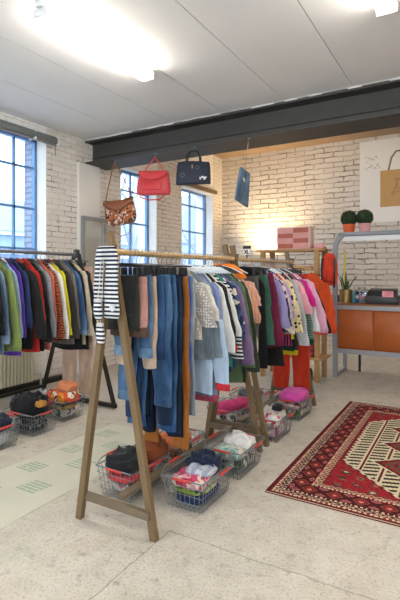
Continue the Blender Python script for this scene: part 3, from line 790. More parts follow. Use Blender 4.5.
top(3.96, 'navy blouse with tiny pattern on the rear rack', 'navy patterned blouse', 'blouse', F('#2c2f48', 'floral', '#51586f'), L=.58, hw=.185, sl=.50, out=.075, t=.036, hcol='clearplastic', **kw)
top(4.005, 'pale rose long-sleeved shirt between navy and lavender tops', 'pale rose shirt', 'shirt', F('#d4b7b0', 'floral', '#e6d2cc', 1.4, '#b88a88'), L=.56, hw=.185, sl=.52, out=.08, t=.036, hcol='clearplastic', **kw)
top(4.05, 'lavender ruffled blouse with short sleeve on the rear rack', 'lavender blouse', 'blouse', F('#b39ad6'), L=.50, hw=.18, sl=.38, out=.07, t=.038, hcol='clearplastic', **kw)
top(4.10, 'crimson red top showing under the leopard print shirt', 'crimson top', 'top', F('#b8243a', 'dots', '#e0a0a0'), L=.62, hw=.19, sl=0, t=.034, **kw)
top(4.15, 'cream leopard spotted long-sleeved shirt on the rear rack', 'leopard spotted shirt', 'shirt', F('#ecd9a6', 'leopard', '#2a211c', .75), L=.60, hw=.19, sl=.52, sw=.066, out=.095, t=.040, hcol='clearplastic', **kw)
top(4.20, 'magenta and black striped top low on the rear rack', 'magenta striped top', 'top', F('#c04a7c', 'stripes', '#2b2026', 40), L=.72, hw=.195, sl=0, t=.034, **kw)
top(4.245, 'black and yellow colour-block sports shirt on the rear rack', 'black and yellow sports shirt', 'shirt', F('#e7d020', 'yoke', '#1e1f22', .56), L=.66, hw=.20, sl=0, t=.036, **kw)
top(4.295, 'light grey marl sweatshirt with long sleeve on the rear rack', 'light grey sweatshirt', 'sweatshirt', F('#c2c4c6', 'melange'), L=.58, hw=.195, sl=.66, sw=.066, out=.10, t=.040, **kw)
top(4.345, 'fluffy baby pink short-sleeved sweater on the rear rack', 'fluffy baby pink sweater', 'sweater', F('#eba5ae'), L=.48, hw=.19, sl=.36, sw=.078, out=.11, t=.044, hcol='clearplastic', hood=F('#eba5ae'), **kw)
top(4.395, 'dark green hem dress with yellow edge low on the rear rack', 'dark green dress with yellow edge', 'dress', F('#20382e'), L=.80, hw=.19, sl=0, t=.036, hem=F('#e3cd1e'), **kw)
top(4.445, 'dark green knit with pale bands on the rear rack', 'green banded knit', 'sweater', F('#27493c', 'bands', '#8da69a', 60), L=.66, hw=.20, sl=.62, sw=.064, out=.10, t=.040, cuff=F('#27493c'), **kw)
top(4.50, 'hot magenta hooded top, brightest pink at the far rail end', 'hot magenta hooded top', 'hoodie', F('#d8248c'), L=.50, hw=.20, sl=.30, out=.10, sw=.075, t=.046, hood=F('#dd2a92'), **kw)
top(4.555, 'white shirt just before the pale pink quilted jacket', 'white shirt on the rear rack', 'shirt', F('#e6e2e2'), L=.56, hw=.20, sl=.55, out=.12, t=.036, **kw)
top(4.615, 'pale pink quilted jacket with wide sleeve on the rear rack', 'pale pink quilted jacket', 'jacket', F('#e2aac2'), L=.52, hw=.215, sl=.53, sw=.088, out=.14, t=.062, cuff=F('#deA2bc'), **kw)
top(4.68, 'black jacket with long sleeve behind the pale pink one', 'black jacket behind the pink one', 'jacket', F('#201e20'), L=.66, hw=.215, sl=.58, sw=.075, out=.155, t=.046, **kw)
trousers(4.735, 'vermilion red wide trousers hanging to near the floor by the rear frame', 'vermilion wide trousers', F('#cf3a20'), L=1.22, hw=.20, hem=.09, t=.040, **kw)

# striped baby clothes hung on the front frame
st = F('#e8e6e0', 'bands', '#20263f', 44)
r = thing('baby_leggings', 'navy and white striped baby leggings hung over the front frame top', 'leggings', (-1.70, 1.885, 1.20))
def leg_panel(x, z0, z1, w0, w1, ph): return MB().loft([flat_ring(x+dx, 0, z, w, tt, 16, .002, ph) for z, w, tt, dx in
      [(z0+.01, w0*.7, .016, 0), (z0, w0, .024, 0)]+[(z0+(z1-z0)*k/8, w0+(w1-w0)*k/8, .028, .004*math.sin(k)) for k in range(1, 8)]+[(z1, w1, .026, 0), (z1-.008, w1*.8, .014, 0)]])
leg_panel(.035, .318, -.035, .036, .052, 1).build('leg', st, r)
leg_panel(-.058, .27, .04, .026, .036, 2).build('leg', st, r)
MB().loft([flat_ring(-.005, 0, z, w, tt, 18) for z, w, tt in ((.345, .05, .018), (.34, .066, .03), (.27, .078, .032), (.255, .06, .02))]).build('waistband', F('#e4e2dc', 'bands', '#20263f', 44), r)
b_ = MB().lathe([(.006, -.003), (.016, -.003), (.020, 0), (.016, .003), (.006, .003)], (0, 0, 0), 14).build('button_patch', F('#d8d8da'), r, True)
b_.rotation_euler = (PI/2, 0, 0); b_.location = (.055, -.02, .015)
for nm, (dx, dz), lab in ((0, (-.035, .00), 'upper striped baby bootie dangling on a cord beside the leggings'), (1, (-.018, -.13), 'lower striped baby bootie dangling on a cord beside the wooden leg')):
    q = thing('baby_bootie', lab, 'bootie', (-1.70+dx, 1.852, 1.20+dz), 0, 'striped baby booties')
    MB().loft([flat_ring(dd, 0, z, w, tt, 14) for z, w, tt, dd in ((.055, .012, .016, 0), (.05, .02, .024, 0), (.02, .026, .03, 0), (-.01, .028, .032, .003), (-.035, .025, .03, .006), (-.052, .014, .018, .006))]).build('sock', st, q)
    MB().loft([flat_ring(0, 0, z, w, tt, 14) for z, w, tt in ((.062, .012, .016), (.06, .022, .026), (.045, .024, .028), (.040, .02, .022))]).build('cuff', F('#dedbd2'), q)
    MB().tube([(0, 0, .058), (.006, .004, .12), (.01, .014, .27-dz)], .0018, 5).build('cord', F('#dedbd2'), q)

# size divider on the rear rack rail
r = thing('size_sign', 'small white size sign with black clip standing on the rear rail', 'sign', (-1.68, 3.64, 1.515))
MB().box((0, 0, .028), (.010, .010, .035)).build('stem', M['blackplastic'], r, False)
MB().box((0, 0, .068), (.056, .010, .052)).build('card', M['paper'], r, False)
MB().box((0, 0, .108), (.072, .020, .028), bev=.004).build('clip', M['blackplastic'], r)
def glyph(s, h): # strokes in a unit box
    G = {'X': [((0, 0), (.7, 1)), ((0, 1), (.7, 0))], 'L': [((0, 0), (0, 1)), ((0, 0), (.6, 0))]}
    return [((a[0]*h, a[1]*h), (b[0]*h, b[1]*h)) for a, b in G[s]]
mb = MB(); px = -.021
for ch in 'XL':
    for a, b in glyph(ch, .034): mb.bar((px+a[0], -.006, .051+a[1]), (px+b[0], -.006, .051+b[1]), .007, .003, (0, 1, 0))
    px += .028
mb.build('letters', M['ink'], r, False)

# ------------------------------------------------------------------ wire baskets and their contents
def basket_proto():
    W, D, H = .40, .29, .19      # long axis local x
    b = thing('wire_basket', '', 'basket', (0, 0, 0), 0, 'wire shopping baskets')
    def rect(z, w, d): return [(-w/2, -d/2, z), (w/2, -d/2, z), (w/2, d/2, z), (-w/2, d/2, z), (-w/2, -d/2, z)]
    mb = MB()
    for a, c in zip(rect(H, W, D)[:-1], rect(H, W, D)[1:]): mb.tube([a, c], .0045, 6)
    mb.build('rim', M['wire'], b)
    mb = MB(); wb, db = .35, .24
    nx, ny = 12, 8
    for i in range(nx):
        u = -.5+(i+.5)/nx
        mb.tube([(u*W, -D/2, H), (u*wb, -db/2, .006), (u*wb, db/2, .006), (u*W, D/2, H)], .0022, 4)
    for j in range(ny):
        u = -.5+(j+.5)/ny
        mb.tube([(-W/2, u*D, H), (-wb/2, u*db, .006), (wb/2, u*db, .006), (W/2, u*D, H)], .0022, 4)
    for z in (.05, .10, .15):
        f = z/H; ring = rect(z, wb+(W-wb)*f, db+(D-db)*f)
        for a, c in zip(ring[:-1], ring[1:]): mb.tube([a, c], .0022, 4)
    mb.build('wire_mesh', M['wire'], b)
    for s in (-1, 1):
        hd = MB().tube([(-.17, s*(D/2+.004), H), (-.155, s*(D/2+.02), H+.005), (-.10, s*(D/2+.035), H+.012), (.10, s*(D/2+.035), H+.012), (.155, s*(D/2+.02), H+.005), (.17, s*(D/2+.004), H)], .004, 6).build('handle', M['wire'], b)
        MB().box((0, s*(D/2+.036), H+.012), (.13, .012, .014), bev=.004).build('grip', M['red'], hd)
        MB().box((s*(W/2+.001), 0, H-.004), (.008, .13, .014), bev=.003).build('end_strip', M['red'], b)
    return b
BP = None
def basket(x, y, rz, lab):
    global BP
    if BP is None:
        BP = basket_proto(); BP.location = (x, y, 0); BP.rotation_euler = (0, 0, rz); BP['label'] = lab; return BP
    return dup(BP, (x, y, 0), rz, lab, 'wire shopping baskets')
def lump(x, y, z, w, d, h, mat, lab, seed, cat='folded garment', rz=0, group='clothes piled in baskets', name=None, amp=.46):
    """soft crumpled or folded garment: superellipsoid with cloth-like creases"""
    vs = []; nu, nv = 40, 20; w *= .94; d *= .94
    for j in range(nv+1):
        b = PI*j/nv-PI/2
        for i in range(nu):
            a = 2*PI*i/nu
            X_ = sgnpow(math.cos(a), .6)*math.cos(b)**.55 if abs(b) < PI/2-1e-6 else 0
            Y_ = sgnpow(math.sin(a), .6)*math.cos(b)**.55 if abs(b) < PI/2-1e-6 else 0
            Z_ = sgnpow(math.sin(b), .85)
            p = V((X_, Y_, Z_))
            n = noise.noise(V((X_*2.2+seed*3.1, Y_*2.2, Z_*2.5)))*amp + abs(noise.noise(V((X_*4.5, Y_*4.5+seed, Z_*6))))*amp*.6
            up = max(0, Z_*.7+.3)
            f = 1+n*.18
            vs.append((X_*w/2*f, Y_*d/2*f, h/2+Z_*h/2+n*up*h*.75))
    fs = []
    for j in range(nv):
        for i in range(nu): fs.append((j*nu+i, j*nu+(i+1) % nu, (j+1)*nu+(i+1) % nu, (j+1)*nu+i))
    mb = MB(); mb.add(vs, fs)
    o = mb.build(name or 'folded_garment', mat, None, True, (x, y, z)); o.rotation_euler = (0, 0, rz)
    return tag(o, lab, cat, group)
# left wall baskets, long axis across the room
basket(-3.36, 2.34, 0, 'wire basket of navy and white clothes at the left edge')
basket(-3.38, 2.76, 0, 'wire basket heaped with black clothes under the metal rack')
basket(-3.46, 3.17, 0, 'wire basket with orange floral clothes beside the metal rack foot')
lump(-3.36, 2.34, .015, .31, .21, .11, F('#d7d7d4'), 'white folded cloth in the basket at the left edge', 1)
lump(-3.34, 2.34, .125, .33, .24, .12, F('#22263a'), 'navy folded garment on top in the left edge basket', 2)
lump(-3.38, 2.76, .015, .31, .21, .11, F('#3a3a3c', 'leopard', '#8c8c88'), 'dark patterned garment at the bottom of the black heap', 3)
lump(-3.40, 2.76, .125, .36, .26, .18, F('#1b1b1d'), 'heap of black knit in the basket under the metal rack', 4)
lump(-3.23, 2.74, .235, .09, .10, .05, F('#c58a3c'), 'small ochre cloth on the black heap', 5)
lump(-3.46, 3.17, .015, .31, .21, .08, F('#cfc9c0', 'floral', '#3f4a5a'), 'grey floral fabric at the bottom below the orange clothes', 6)
lump(-3.46, 3.17, .09, .34, .23, .07, F('#d9a528', 'plaid', '#30404c'), 'yellow plaid fabric in the middle below the orange clothes', 7)
lump(-3.42, 3.17, .155, .34, .25, .10, F('#d8582f', 'floral', '#2f3850', 1, '#e09a3a'), 'orange floral garment on top beside the metal rack foot', 8)
lump(-3.40, 3.20, .245, .20, .18, .09, F('#dd8a5e'), 'peach scarf heaped on the orange floral garment', 9)
lump(-3.62, 3.12, .17, .14, .18, .08, F('#b7b7ba', 'floral', '#7a7f8c'), 'grey printed cloth behind the orange floral garment', 10)
# baskets under the front wooden rack
basket(-1.895, 2.36, PI/2, 'wire basket with black and rust clothes just behind the front frame')
lump(-1.895, 2.36, .015, .21, .30, .08, F('#d8d4d0', 'floral', '#c86a70'), 'pale floral cloth at the bottom of the basket behind the front frame', 11)
lump(-1.895, 2.34, .09, .23, .33, .06, F('#e04a4c'), 'coral red cloth under the black sweater', 12)
lump(-1.90, 2.28, .145, .24, .22, .11, F('#232426'), 'black sweater on top of the basket behind the front frame', 13)
lump(-1.86, 2.50, .145, .22, .18, .14, F('#8a4522', 'melange'), 'rust brown knitted sweater next to the black sweater', 14)
basket(-1.895, 2.84, PI/2, 'wire basket with orange and peach clothes behind the stretcher')
lump(-1.895, 2.84, .015, .21, .31, .11, F('#a86a4a', 'floral', '#d8b090'), 'brown patterned cloth low in the basket behind the stretcher', 15)
lump(-1.88, 2.80, .12, .23, .30, .10, F('#d87a4c'), 'orange peach garment on top behind the stretcher', 16)
basket(-1.465, 2.46, PI/2, 'wire basket nearest the viewer, with navy and pink clothes')
lump(-1.465, 2.46, .012, .215, .32, .07, F('#2c3a66'), 'dark blue cloth at the bottom of the nearest basket', 17)
lump(-1.465, 2.43, .075, .23, .27, .05, F('#8aa23c', 'floral', '#c9cf8a'), 'lime green cloth in the nearest basket', 18)
lump(-1.465, 2.38, .115, .24, .20, .06, F('#d8486c', 'floral', '#e8a8b4', 1, '#c9283c'), 'pink patterned cloth at the front of the nearest basket', 19)
lump(-1.44, 2.45, .165, .19, .16, .04, F('#c9ccd6', 'plaid', '#7d86a4'), 'grey checked cloth under the navy sweater', 20)
lump(-1.48, 2.555, .115, .23, .18, .12, F('#1e2740'), 'navy sweater on top of the nearest basket', 21)
basket(-1.465, 2.97, PI/2, 'wire basket with white blouse and pale teal cloth, second from the viewer')
lump(-1.465, 2.97, .012, .215, .32, .10, F('#5c645c', 'floral', '#9aa89a'), 'grey green printed cloth low in the second basket', 22)
lump(-1.465, 2.89, .105, .23, .18, .07, F('#a9c4bc', 'floral', '#d6e2dc', 1.3, '#7fa6a0'), 'pale teal printed cloth in the second basket', 23)
lump(-1.465, 3.05, .105, .24, .19, .10, F('#e6e2dd'), 'white crumpled blouse on the second basket', 24)
# baskets under the rear wooden rack
basket(-1.905, 3.78, PI/2, 'wire basket with a rolled pink garment behind the middle frames')
lump(-1.905, 3.78, .015, .21, .31, .11, F('#d2ccd2', 'floral', '#b890a8'), 'pale lilac printed cloth under the rolled pink garment', 25)
r = MB(); rr_ = random.Random(3)
r.tube([(0, -.18, 0), (0, -.17, .0), (.004, -.06, .004), (0, .05, 0), (-.003, .17, .002), (0, .18, 0)], [.02, .055, .060, .057, .054, .02], 16)
o = r.build('rolled_garment', F('#d8457c'), None, True, (-1.895, 3.77, .185)); o.rotation_euler = (0, 0, -.35); tag(o, 'rolled raspberry pink garment lying on the basket behind the middle frames', 'rolled garment')
basket(-1.50, 3.74, PI/2, 'wire basket with white and pink floral clothes beyond the middle frames')
lump(-1.50, 3.74, .012, .215, .32, .10, F('#d9a9b4', 'floral', '#e8dcd8', 1, '#a04860'), 'pink floral cloth low in the basket beyond the middle frames', 26)
lump(-1.48, 3.66, .105, .23, .18, .08, F('#e6dede', 'floral', '#d2688a', 1.1, '#b43a4a'), 'white cloth with pink flowers beyond the middle frames', 27)
lump(-1.51, 3.83, .105, .22, .18, .10, F('#e3d8cc'), 'ivory crumpled cloth beyond the middle frames', 28)
lump(-1.46, 3.80, .20, .10, .10, .05, F('#26242a'), 'small black cloth on the ivory one', 29)
basket(-1.515, 4.38, PI/2, 'wire basket topped with a bright pink garment by the rear frame')
lump(-1.515, 4.38, .012, .215, .32, .07, F('#6f8a4c', 'floral', '#d9dcc8'), 'green printed cloth at the bottom by the rear frame', 30)
lump(-1.515, 4.38, .078, .23, .33, .07, F('#c8a8a0', 'floral', '#d8d0c4', 1, '#8a4a50'), 'beige printed cloth under the bright pink garment', 31)
lump(-1.51, 4.38, .145, .26, .36, .11, F('#dd52a8'), 'bright pink garment on top of the basket by the rear frame', 32, amp=.18)
basket(-1.935, 4.28, PI/2, 'wire basket of dull grey clothes at the back of the rear rack')
lump(-1.935, 4.28, .015, .21, .31, .12, F('#8f8a88', 'floral', '#b8b0aa'), 'grey printed cloth in the basket at the back of the rear rack', 33)
lump(-1.935, 4.28, .13, .22, .30, .08, F('#5d5f66'), 'slate grey cloth on top at the back of the rear rack', 34)

# ------------------------------------------------------------------ bags under the beam
def beam_hook(x, lab):
    o = MB().tube([(0, .0, .0), (0, -.016, -.004), (0, -.018, -.035), (0, -.018, -.05), (0, -.012, -.062), (0, .0, -.066), (0, .012, -.06)], .003, 6)
    o.box((0, .01, .0), (.03, .03, .012))
    q = o.build('beam_hook', M['steel'], None, True, (x, 4.775, 2.935)); tag(q, lab, 'hook', 'hooks under the beam')
    return q
def soft_bag(pts, n=20, mat=None, name='bag_body', parent=None, t=.1, pw=.8):
    """pts: (z, cx, halfwidth, thickness)"""
    return MB().loft([[V((cx+w*sgnpow(math.cos(a), .62), tt/2*sgnpow(math.sin(a), .9), z+.006*math.sin(3*math.cos(a)+z*9))) for a in [2*PI*k/n for k in range(n)]] for z, cx, w, tt in pts]).build(name, mat, parent)
YB_ = 4.757
def hang(r, hook, h, rot, sc=(1, 1, 1)):
    from mathutils import Euler
    r.rotation_euler = rot; r.scale = sc; r.location = V(hook)-Euler(rot).to_matrix()@V((0, 0, h*sc[2]))
    return r
lea = plain('brown_leather', '#8a4e2c', .5, 0, .2, 30, .2); redl = plain('red_leather', '#c8383a', .45, 0, .15, 22, .3); navl = plain('navy_canvas', '#1f2533', .7, 0, .2, 80, .2)
beam_hook(-4.15, 'metal hook holding the floral brown bag'); beam_hook(-3.48, 'metal hook holding the red bag'); beam_hook(-2.90, 'metal hook holding the dark navy bag'); beam_hook(-2.18, 'metal hook holding the blue denim bag')
# floral bag
r = thing('handbag', 'brown leather and floral shoulder bag hanging from the beam, leftmost', 'bag', (-4.13, YB_, 2.10), 0, 'bags hanging from the beam')
flo = F('#bf7248', 'floral', '#3a3226', 1.7, '#8a4a34')
bd = soft_bag([(-.02, .0, .16, .03), (0, .0, .19, .09), (.06, 0, .215, .12), (.15, 0, .215, .12), (.24, 0, .205, .10), (.285, 0, .19, .07), (.30, 0, .17, .03)], 22, flo, 'bag_body', r)
fl = MB().loft([[V((x, -.066+.01*abs(x)*6, z)) for x, z in zip([-.20, -.12, -.04, .04, .12, .20], zz)] for zz in ([.29, .285, .28, .28, .285, .29], [.26, .23, .19, .19, .23, .26], [.245, .20, .155, .155, .20, .245])], cap=False, closed=False)
fl.loft([[V((x, y, z)) for x, z in zip([-.20, -.12, -.04, .04, .12, .20], [.315, .30, .285, .285, .30, .315])] for y in (-.06, 0, .05)], cap=False, closed=False)
fo = fl.build('flap', lea, r); so = fo.modifiers.new('s', 'SOLIDIFY'); so.thickness = .006
MB().tube([(-.195, 0, .27), (-.15, .0, .42), (-.03, .0, .74), (-.005, .0, .775), (.005, .0, .775), (.03, 0, .74), (.14, .0, .46), (.19, 0, .27)], [.009]*8, 6).build('shoulder_strap', lea, r)
MB().tube([(-.10, -.05, .0), (-.09, -.05, -.10), (.0, -.05, -.17), (.10, -.05, -.15), (.16, -.05, -.05), (.15, -.05, .02)], .006, 6).build('dangling_strap', lea, r)
hang(r, (-4.15, YB_, 2.875), .775, (0, -.12, .3), (1.04, 1.0, 1.05))
# red bag
r = thing('handbag', 'red slouchy leather handbag hanging from the beam', 'bag', (-3.48, YB_, 2.30), 0, 'bags hanging from the beam')
soft_bag([(0, 0, .19, .03), (.01, 0, .225, .08), (.07, 0, .235, .13), (.15, 0, .225, .12), (.23, 0, .21, .09), (.29, .0, .195, .05), (.305, .0, .17, .02)], 22, redl, 'bag_body', r)
MB().loft([flat_ring(0, -.055, z, w, tt, 18) for z, w, tt in ((.06, .10, .02), (.065, .13, .04), (.14, .135, .045), (.155, .12, .02))]).build('front_pocket', redl, r)
fp = MB().loft([[V((x, -.052-.01*k, .298-.03*k-.10*k*(1-(x/.19)**2)*.6)) for x in (-.19, -.12, -.06, 0, .06, .12, .19)] for k in (0, .5, 1, 1.4)], cap=False, closed=False).build('flap', redl, r)
fp.modifiers.new('s', 'SOLIDIFY').thickness = .008
MB().tube([(-.13, 0, .28), (-.11, 0, .34), (-.03, 0, .445), (0, 0, .485), (.03, 0, .445), (.11, 0, .34), (.13, 0, .28)], .009, 6).build('handle', redl, r)
MB().tube([(-.20, -.0, .05), (-.17, -.02, -.03), (-.05, -.02, -.065), (.10, -.02, -.055), (.17, -.01, .02)], .008, 6).build('dangling_strap', redl, r)
hang(r, (-3.48, YB_, 2.878), .485, (0, .05, .25))
# dark navy bag
r = thing('handbag', 'dark navy boxy handbag with white print hanging from the beam', 'bag', (-2.90, YB_, 2.47), 0, 'bags hanging from the beam')
soft_bag([(-.0, 0, .205, .05), (.006, 0, .215, .12), (.12, 0, .212, .14), (.22, 0, .205, .12), (.27, 0, .195, .07), (.275, 0, .18, .04)], 22, navl, 'bag_body', r)
for s in (-1, 1): MB().tube([(-.085, s*.045, .25), (-.08, s*.04, .33), (-.05, s*.02, .39), (0, 0, .405), (.05, s*.02, .39), (.08, s*.04, .33), (.085, s*.045, .25)], .009, 8).build('handle', M['blackplastic'], r)
whm = plain('white_print', '#dfe1e4', .6); pm = plain('grey_print', '#5a6478', .7)
mb = MB()
for dx, dz, w, h in ((.10, .06, .02, .03), (.125, .075, .022, .02), (.15, .06, .024, .035), (.17, .07, .012, .02)): mb.box((dx, -.071, dz), (w, .004, h), bev=.002)
mb.build('white_print', whm, r)
mb = MB()
for k in range(9): a = k*2*PI/9; mb.box((-.12+.025*math.cos(a), -.071, .10+.025*math.sin(a)), (.014, .004, .014), bev=.002)
mb.build('flower_print', pm, r); mb = MB()
for k in range(7): a = k*2*PI/7; mb.box((.06+.02*math.cos(a), -.069, .19+.02*math.sin(a)), (.012, .004, .012), bev=.002)
mb.build('flower_print', pm, r); mb = MB()
MB().box((0, -.07, .20), (.02, .01, .05), bev=.003).build('clasp', M['brass'], r)
hang(r, (-2.90, YB_, 2.878), .405, (0, .02, .35))
# denim bag
r = thing('handbag', 'flat blue denim bag with cut-out handle dangling on a cord from the beam', 'bag', (-2.15, YB_, 2.20), 0, 'bags hanging from the beam')
def outline(sc, n=12):
    o = [(-.135, .0), (-.10, .36), (.105, .36), (.14, .0)]
    pts = []
    for k in range(4):
        a = o[k]; b = o[(k+1) % 4]
        for i in range(n): pts.append((a[0]+(b[0]-a[0])*i/n, a[1]+(b[1]-a[1])*i/n))
    return pts
out = outline(1); N = len(out); hole = []
for k in range(N):
    x, z = out[k]; a = math.atan2(z-.25, x); hole.append((.048*math.cos(a), .26+.034*math.sin(a)))
mb = MB()
R0 = [V((x, -.012, z)) for x, z in out]; R1 = [V((x, .012, z)) for x, z in out]; H0 = [V((x, -.014, z)) for x, z in hole]; H1 = [V((x, .014, z)) for x, z in hole]
mb.loft([R0, H0], cap=False); mb.loft([H0, H1], cap=False); mb.loft([H1, R1], cap=False); mb.loft([R1, R0], cap=False)
mb.build('bag_body', F('#7299c0', 'denim', '#a5c3de'), r)
MB().tube([(.0, -.0, .30), (.0, 0, .36), (-.0, 0, .55), (0, 0, .675)], .004, 6).build('cord', plain('twine', '#b89c78', .9), r)
hang(r, (-2.18, YB_, 2.875), .675, (0, .22, 1.5), (1, 1, 1.07))

# ------------------------------------------------------------------ wooden shelf at the back with orange coat etc.
r = thing('wooden_shelf', 'pine shelf unit standing behind the rear clothes rack', 'shelf', (-2.05, 6.0, 0))
for sx in (-.40, .34):
    for sy in (-.17, .17): MB().box((sx, sy, .85), (.06, .05, 1.70), bev=.004).build('post', M['pine'], r)
for z, nm in ((1.70, 0), (1.10, 1), (.30, 2)): MB().box((-.03, 0, z), (.92, .42, .026), bev=.003).build('shelf_board', M['pine'], r)
MB().box((-.03, -.205, 1.46), (.80, .02, .07)).build('coat_rail', M['pine'], r)
# pink and red chequered box on the shelf
r = thing('chequered_box', 'pink and brick-red chequered box standing on top of the pine shelf', 'box', (-2.05, 5.98, 1.713))
MB().box((0, 0, .15), (.46, .16, .30), bev=.004).build('box', plain('pale_pink', '#dcb9b0', .7), r)
pm1 = plain('brick_red_print', '#b5624f', .7); pm2 = plain('rose_print', '#d99a92', .7)
mb = MB(); mb2 = MB()
for i in range(2):
    for j in range(4):
        (mb if (i+j) % 2 == 0 else mb2).box((-.105+i*.21, -.0815, .048+j*.068), (.205, .004, .064))
mb.build('dark_squares', pm1, r, False); mb2.build('light_squares', pm2, r, False)
tag(MB().box((0, 0, .035), (.12, .12, .07), bev=.006).build('gift_box', M['pinkpot'], None, True, (-1.70, 5.92, 1.713)), 'small pink box at the right end of the pine shelf', 'box')
# orange coat hung on the shelf front
top(5.74, 'bright orange coat with long sleeve hanging on the pine shelf front', 'bright orange coat', 'coat', F('#e8582a'), L=.74, hw=.185, sl=.62, sw=.07, out=.085, t=.07, rail=1.46, X=-1.75, group=None, name='coat', cuff=F('#d84e24'))
tag(MB().tube([(0, .048, 0), (0, .0, 0), (0, -.01, .012)], .006, 6).build('coat_peg', M['steel'], None, True, (-1.75, 5.740, 1.462)), 'peg on the pine shelf carrying the orange coat', 'hook')
# orange backpack
r = thing('backpack', 'orange-red backpack with dark straps hanging beside the pine shelf post', 'bag', (-1.565, 5.90, 1.24))
soft_bag([(0, 0, .07, .06), (.015, 0, .09, .12), (.14, 0, .10, .15), (.28, 0, .095, .14), (.37, 0, .07, .10), (.41, 0, .04, .05)], 20, F('#e5482c'), 'bag_body', r)
MB().loft([flat_ring(.0, -.075, z, w, tt, 16) for z, w, tt in ((.05, .05, .02), (.06, .07, .05), (.17, .07, .05), (.185, .05, .02))]).build('front_pocket', F('#d93f2a'), r)
for s in (-1, 1): MB().tube([(s*.055, .06, .33), (s*.075, -.07, .34), (s*.085, -.085, .20), (s*.075, -.07, .04), (s*.06, -.02, -.02)], .012, 6).build('strap', M['blackplastic'], r)
MB().tube([(-.02, .02, .40), (-.055, .02, .49), (-.09, .02, .50)], .006, 6).build('loop', M['blackplastic'], r)
# crates and shoes near the shelf
def crate(x, y, z, col, lab):
    q = thing('storage_crate', lab, 'crate', (x, y, z), 0, 'crates on the pine shelf')
    mb = MB(); w, d, h = .32, .24, .07
    mb.box((0, 0, .006), (w, d, .012)); 
    for s in (-1, 1): mb.box((s*(w/2-.006), 0, h/2), (.012, d, h)); mb.box((0, s*(d/2-.006), h/2), (w, .012, h))
    mb.build('crate_body', col, q, False)
    mb = MB()
    for s in (-1, 1): mb.box((0, s*(d/2+.004), h-.008), (w+.02, .014, .016)); mb.box((s*(w/2+.003), 0, h-.008), (.014, d+.02, .016))
    mb.build('rim', col, q, False)
    return q
crm = plain('pinkish_red_plastic', '#b84a50', .5); crg = plain('green_plastic', '#5c7a58', .5)
crate(-1.925, 5.98, .314, crm, 'lower red plastic crate on the bottom board of the pine shelf')
crate(-1.925, 5.98, .392, crm, 'upper red plastic crate stacked on the pine shelf')
crate(-1.925, 5.98, .470, crg, 'green plastic crate on top of the red ones')
lump(-2.27, 5.98, .314, .28, .30, .20, F('#6e6660'), 'grey brown blanket on the bottom board of the pine shelf', 41, 'blanket', group=None, name='folded_blanket')
for dx, lab in ((0, 'left dark shoe on the floor by the pine shelf'), (.12, 'right dark shoe on the floor by the pine shelf')):
    q = thing('shoe', lab, 'shoe', (-1.98+dx, 6.0, 0), .2, 'dark shoes on the floor')
    MB().loft([[V((w*math.cos(a), y, max(.022, h*(.5+.5*math.sin(a))))) for a in [2*PI*k/14 for k in range(14)]] for y, w, h in ((-.13, .015, .03), (-.125, .035, .05), (-.06, .045, .07), (.02, .04, .09), (.08, .038, .12), (.12, .03, .12), (.13, .015, .09))]).build('upper', plain('dark_suede', '#2e2b2b', .9), q)
    MB().loft([[V((w*math.cos(a), y, z)) for a, z in ((0, 0), (0, .022), (PI, .022), (PI, 0))] for y, w in ((-.135, .02), (-.12, .04), (-.05, .048), (.06, .042), (.125, .035), (.135, .02))]).build('sole', M['blackplastic'], q)

# ------------------------------------------------------------------ grey shelving counter on the right
UX0, UX1, UY0, UY1 = -1.585, .30, 6.25, 6.80
r = thing('shelving_counter', 'grey metal frame counter with teak cabinet and high top shelf', 'counter', (0, 0, 0))
def side(x):
    mb = MB()
    for y in (UY0, UY1):
        pass
    pts = [(x, UY0, 0), (x, UY0, 1.70), (x+.01, UY0, 1.80), (x+.05, UY0, 1.87), (x+.10, UY0, 1.90)]
    rings = []
    for k, p in enumerate(pts):
        p = V(p); d = (V(pts[min(k+1, 4)])-V(pts[max(k-1, 0)])).normalized(); a = d.cross(V((0, 1, 0))).normalized()
        rings.append([p+a*.03+V((0, .025, 0)), p-a*.03+V((0, .025, 0)), p-a*.03-V((0, .025, 0)), p+a*.03-V((0, .025, 0))])
    mb.loft(rings); return mb
for sx in (1, -1):
    for y in (UY0, UY1):
        mb = side(0)
        mb.v = [((px*sx)+(UX0 if sx == 1 else UX1), py-UY0+y, pz) for px, py, pz in mb.v]
        if y == UY1: mb = MB().box((UX0 if sx == 1 else UX1, UY1, .49), (.05, .04, .98), bev=.004)
        mb.build('post', M['shelf_grey'], r, False)
    xx = UX0 if sx == 1 else UX1
    MB().box((xx, (UY0+UY1)/2, .025), (.04, UY1-UY0-.05, .05)).build('foot_rail', M['shelf_grey'], r, False)
MB().box(((UX0+UX1)/2+.0, (UY0+UY1)/2, 1.915), (UX1-UX0-.10, .60, .05), bev=.006).build('top_shelf', M['shelf_grey'], r)
MB().box(((UX0+UX1)/2, UY0+.02, 1.855), (UX1-UX0-.2, .03, .06)).build('shelf_rail', M['tubehousing'], r, False)
MB().box(((UX0+UX1)/2, UY0-.005, .945), (UX1-UX0+.02, .05, .055)).build('upper_rail', M['shelf_grey'], r, False)
MB().box(((UX0+UX1)/2, (UY0+UY1)/2, .984), (UX1-UX0-.06, .58, .022), bev=.003).build('counter_top', M['teak_top'], r)
cab = MB().box(((UX0+UX1)/2, (UY0+UY1)/2+.02, .66), (UX1-UX0-.06, .48, .50)).build('cabinet', M['teak'], r, False)
nd = 4; wd = (UX1-UX0-.07)/nd
for k in range(nd):
    MB().box((UX0+.035+wd*(k+.5), UY0+.005, .655), (wd-.006, .022, .52), bev=.003).build('door', M['teak'], cab)
MB().box(((UX0+UX1)/2, UY0-.005, .365), (UX1-UX0+.02, .05, .06)).build('lower_rail', M['shelf_grey'], r, False)
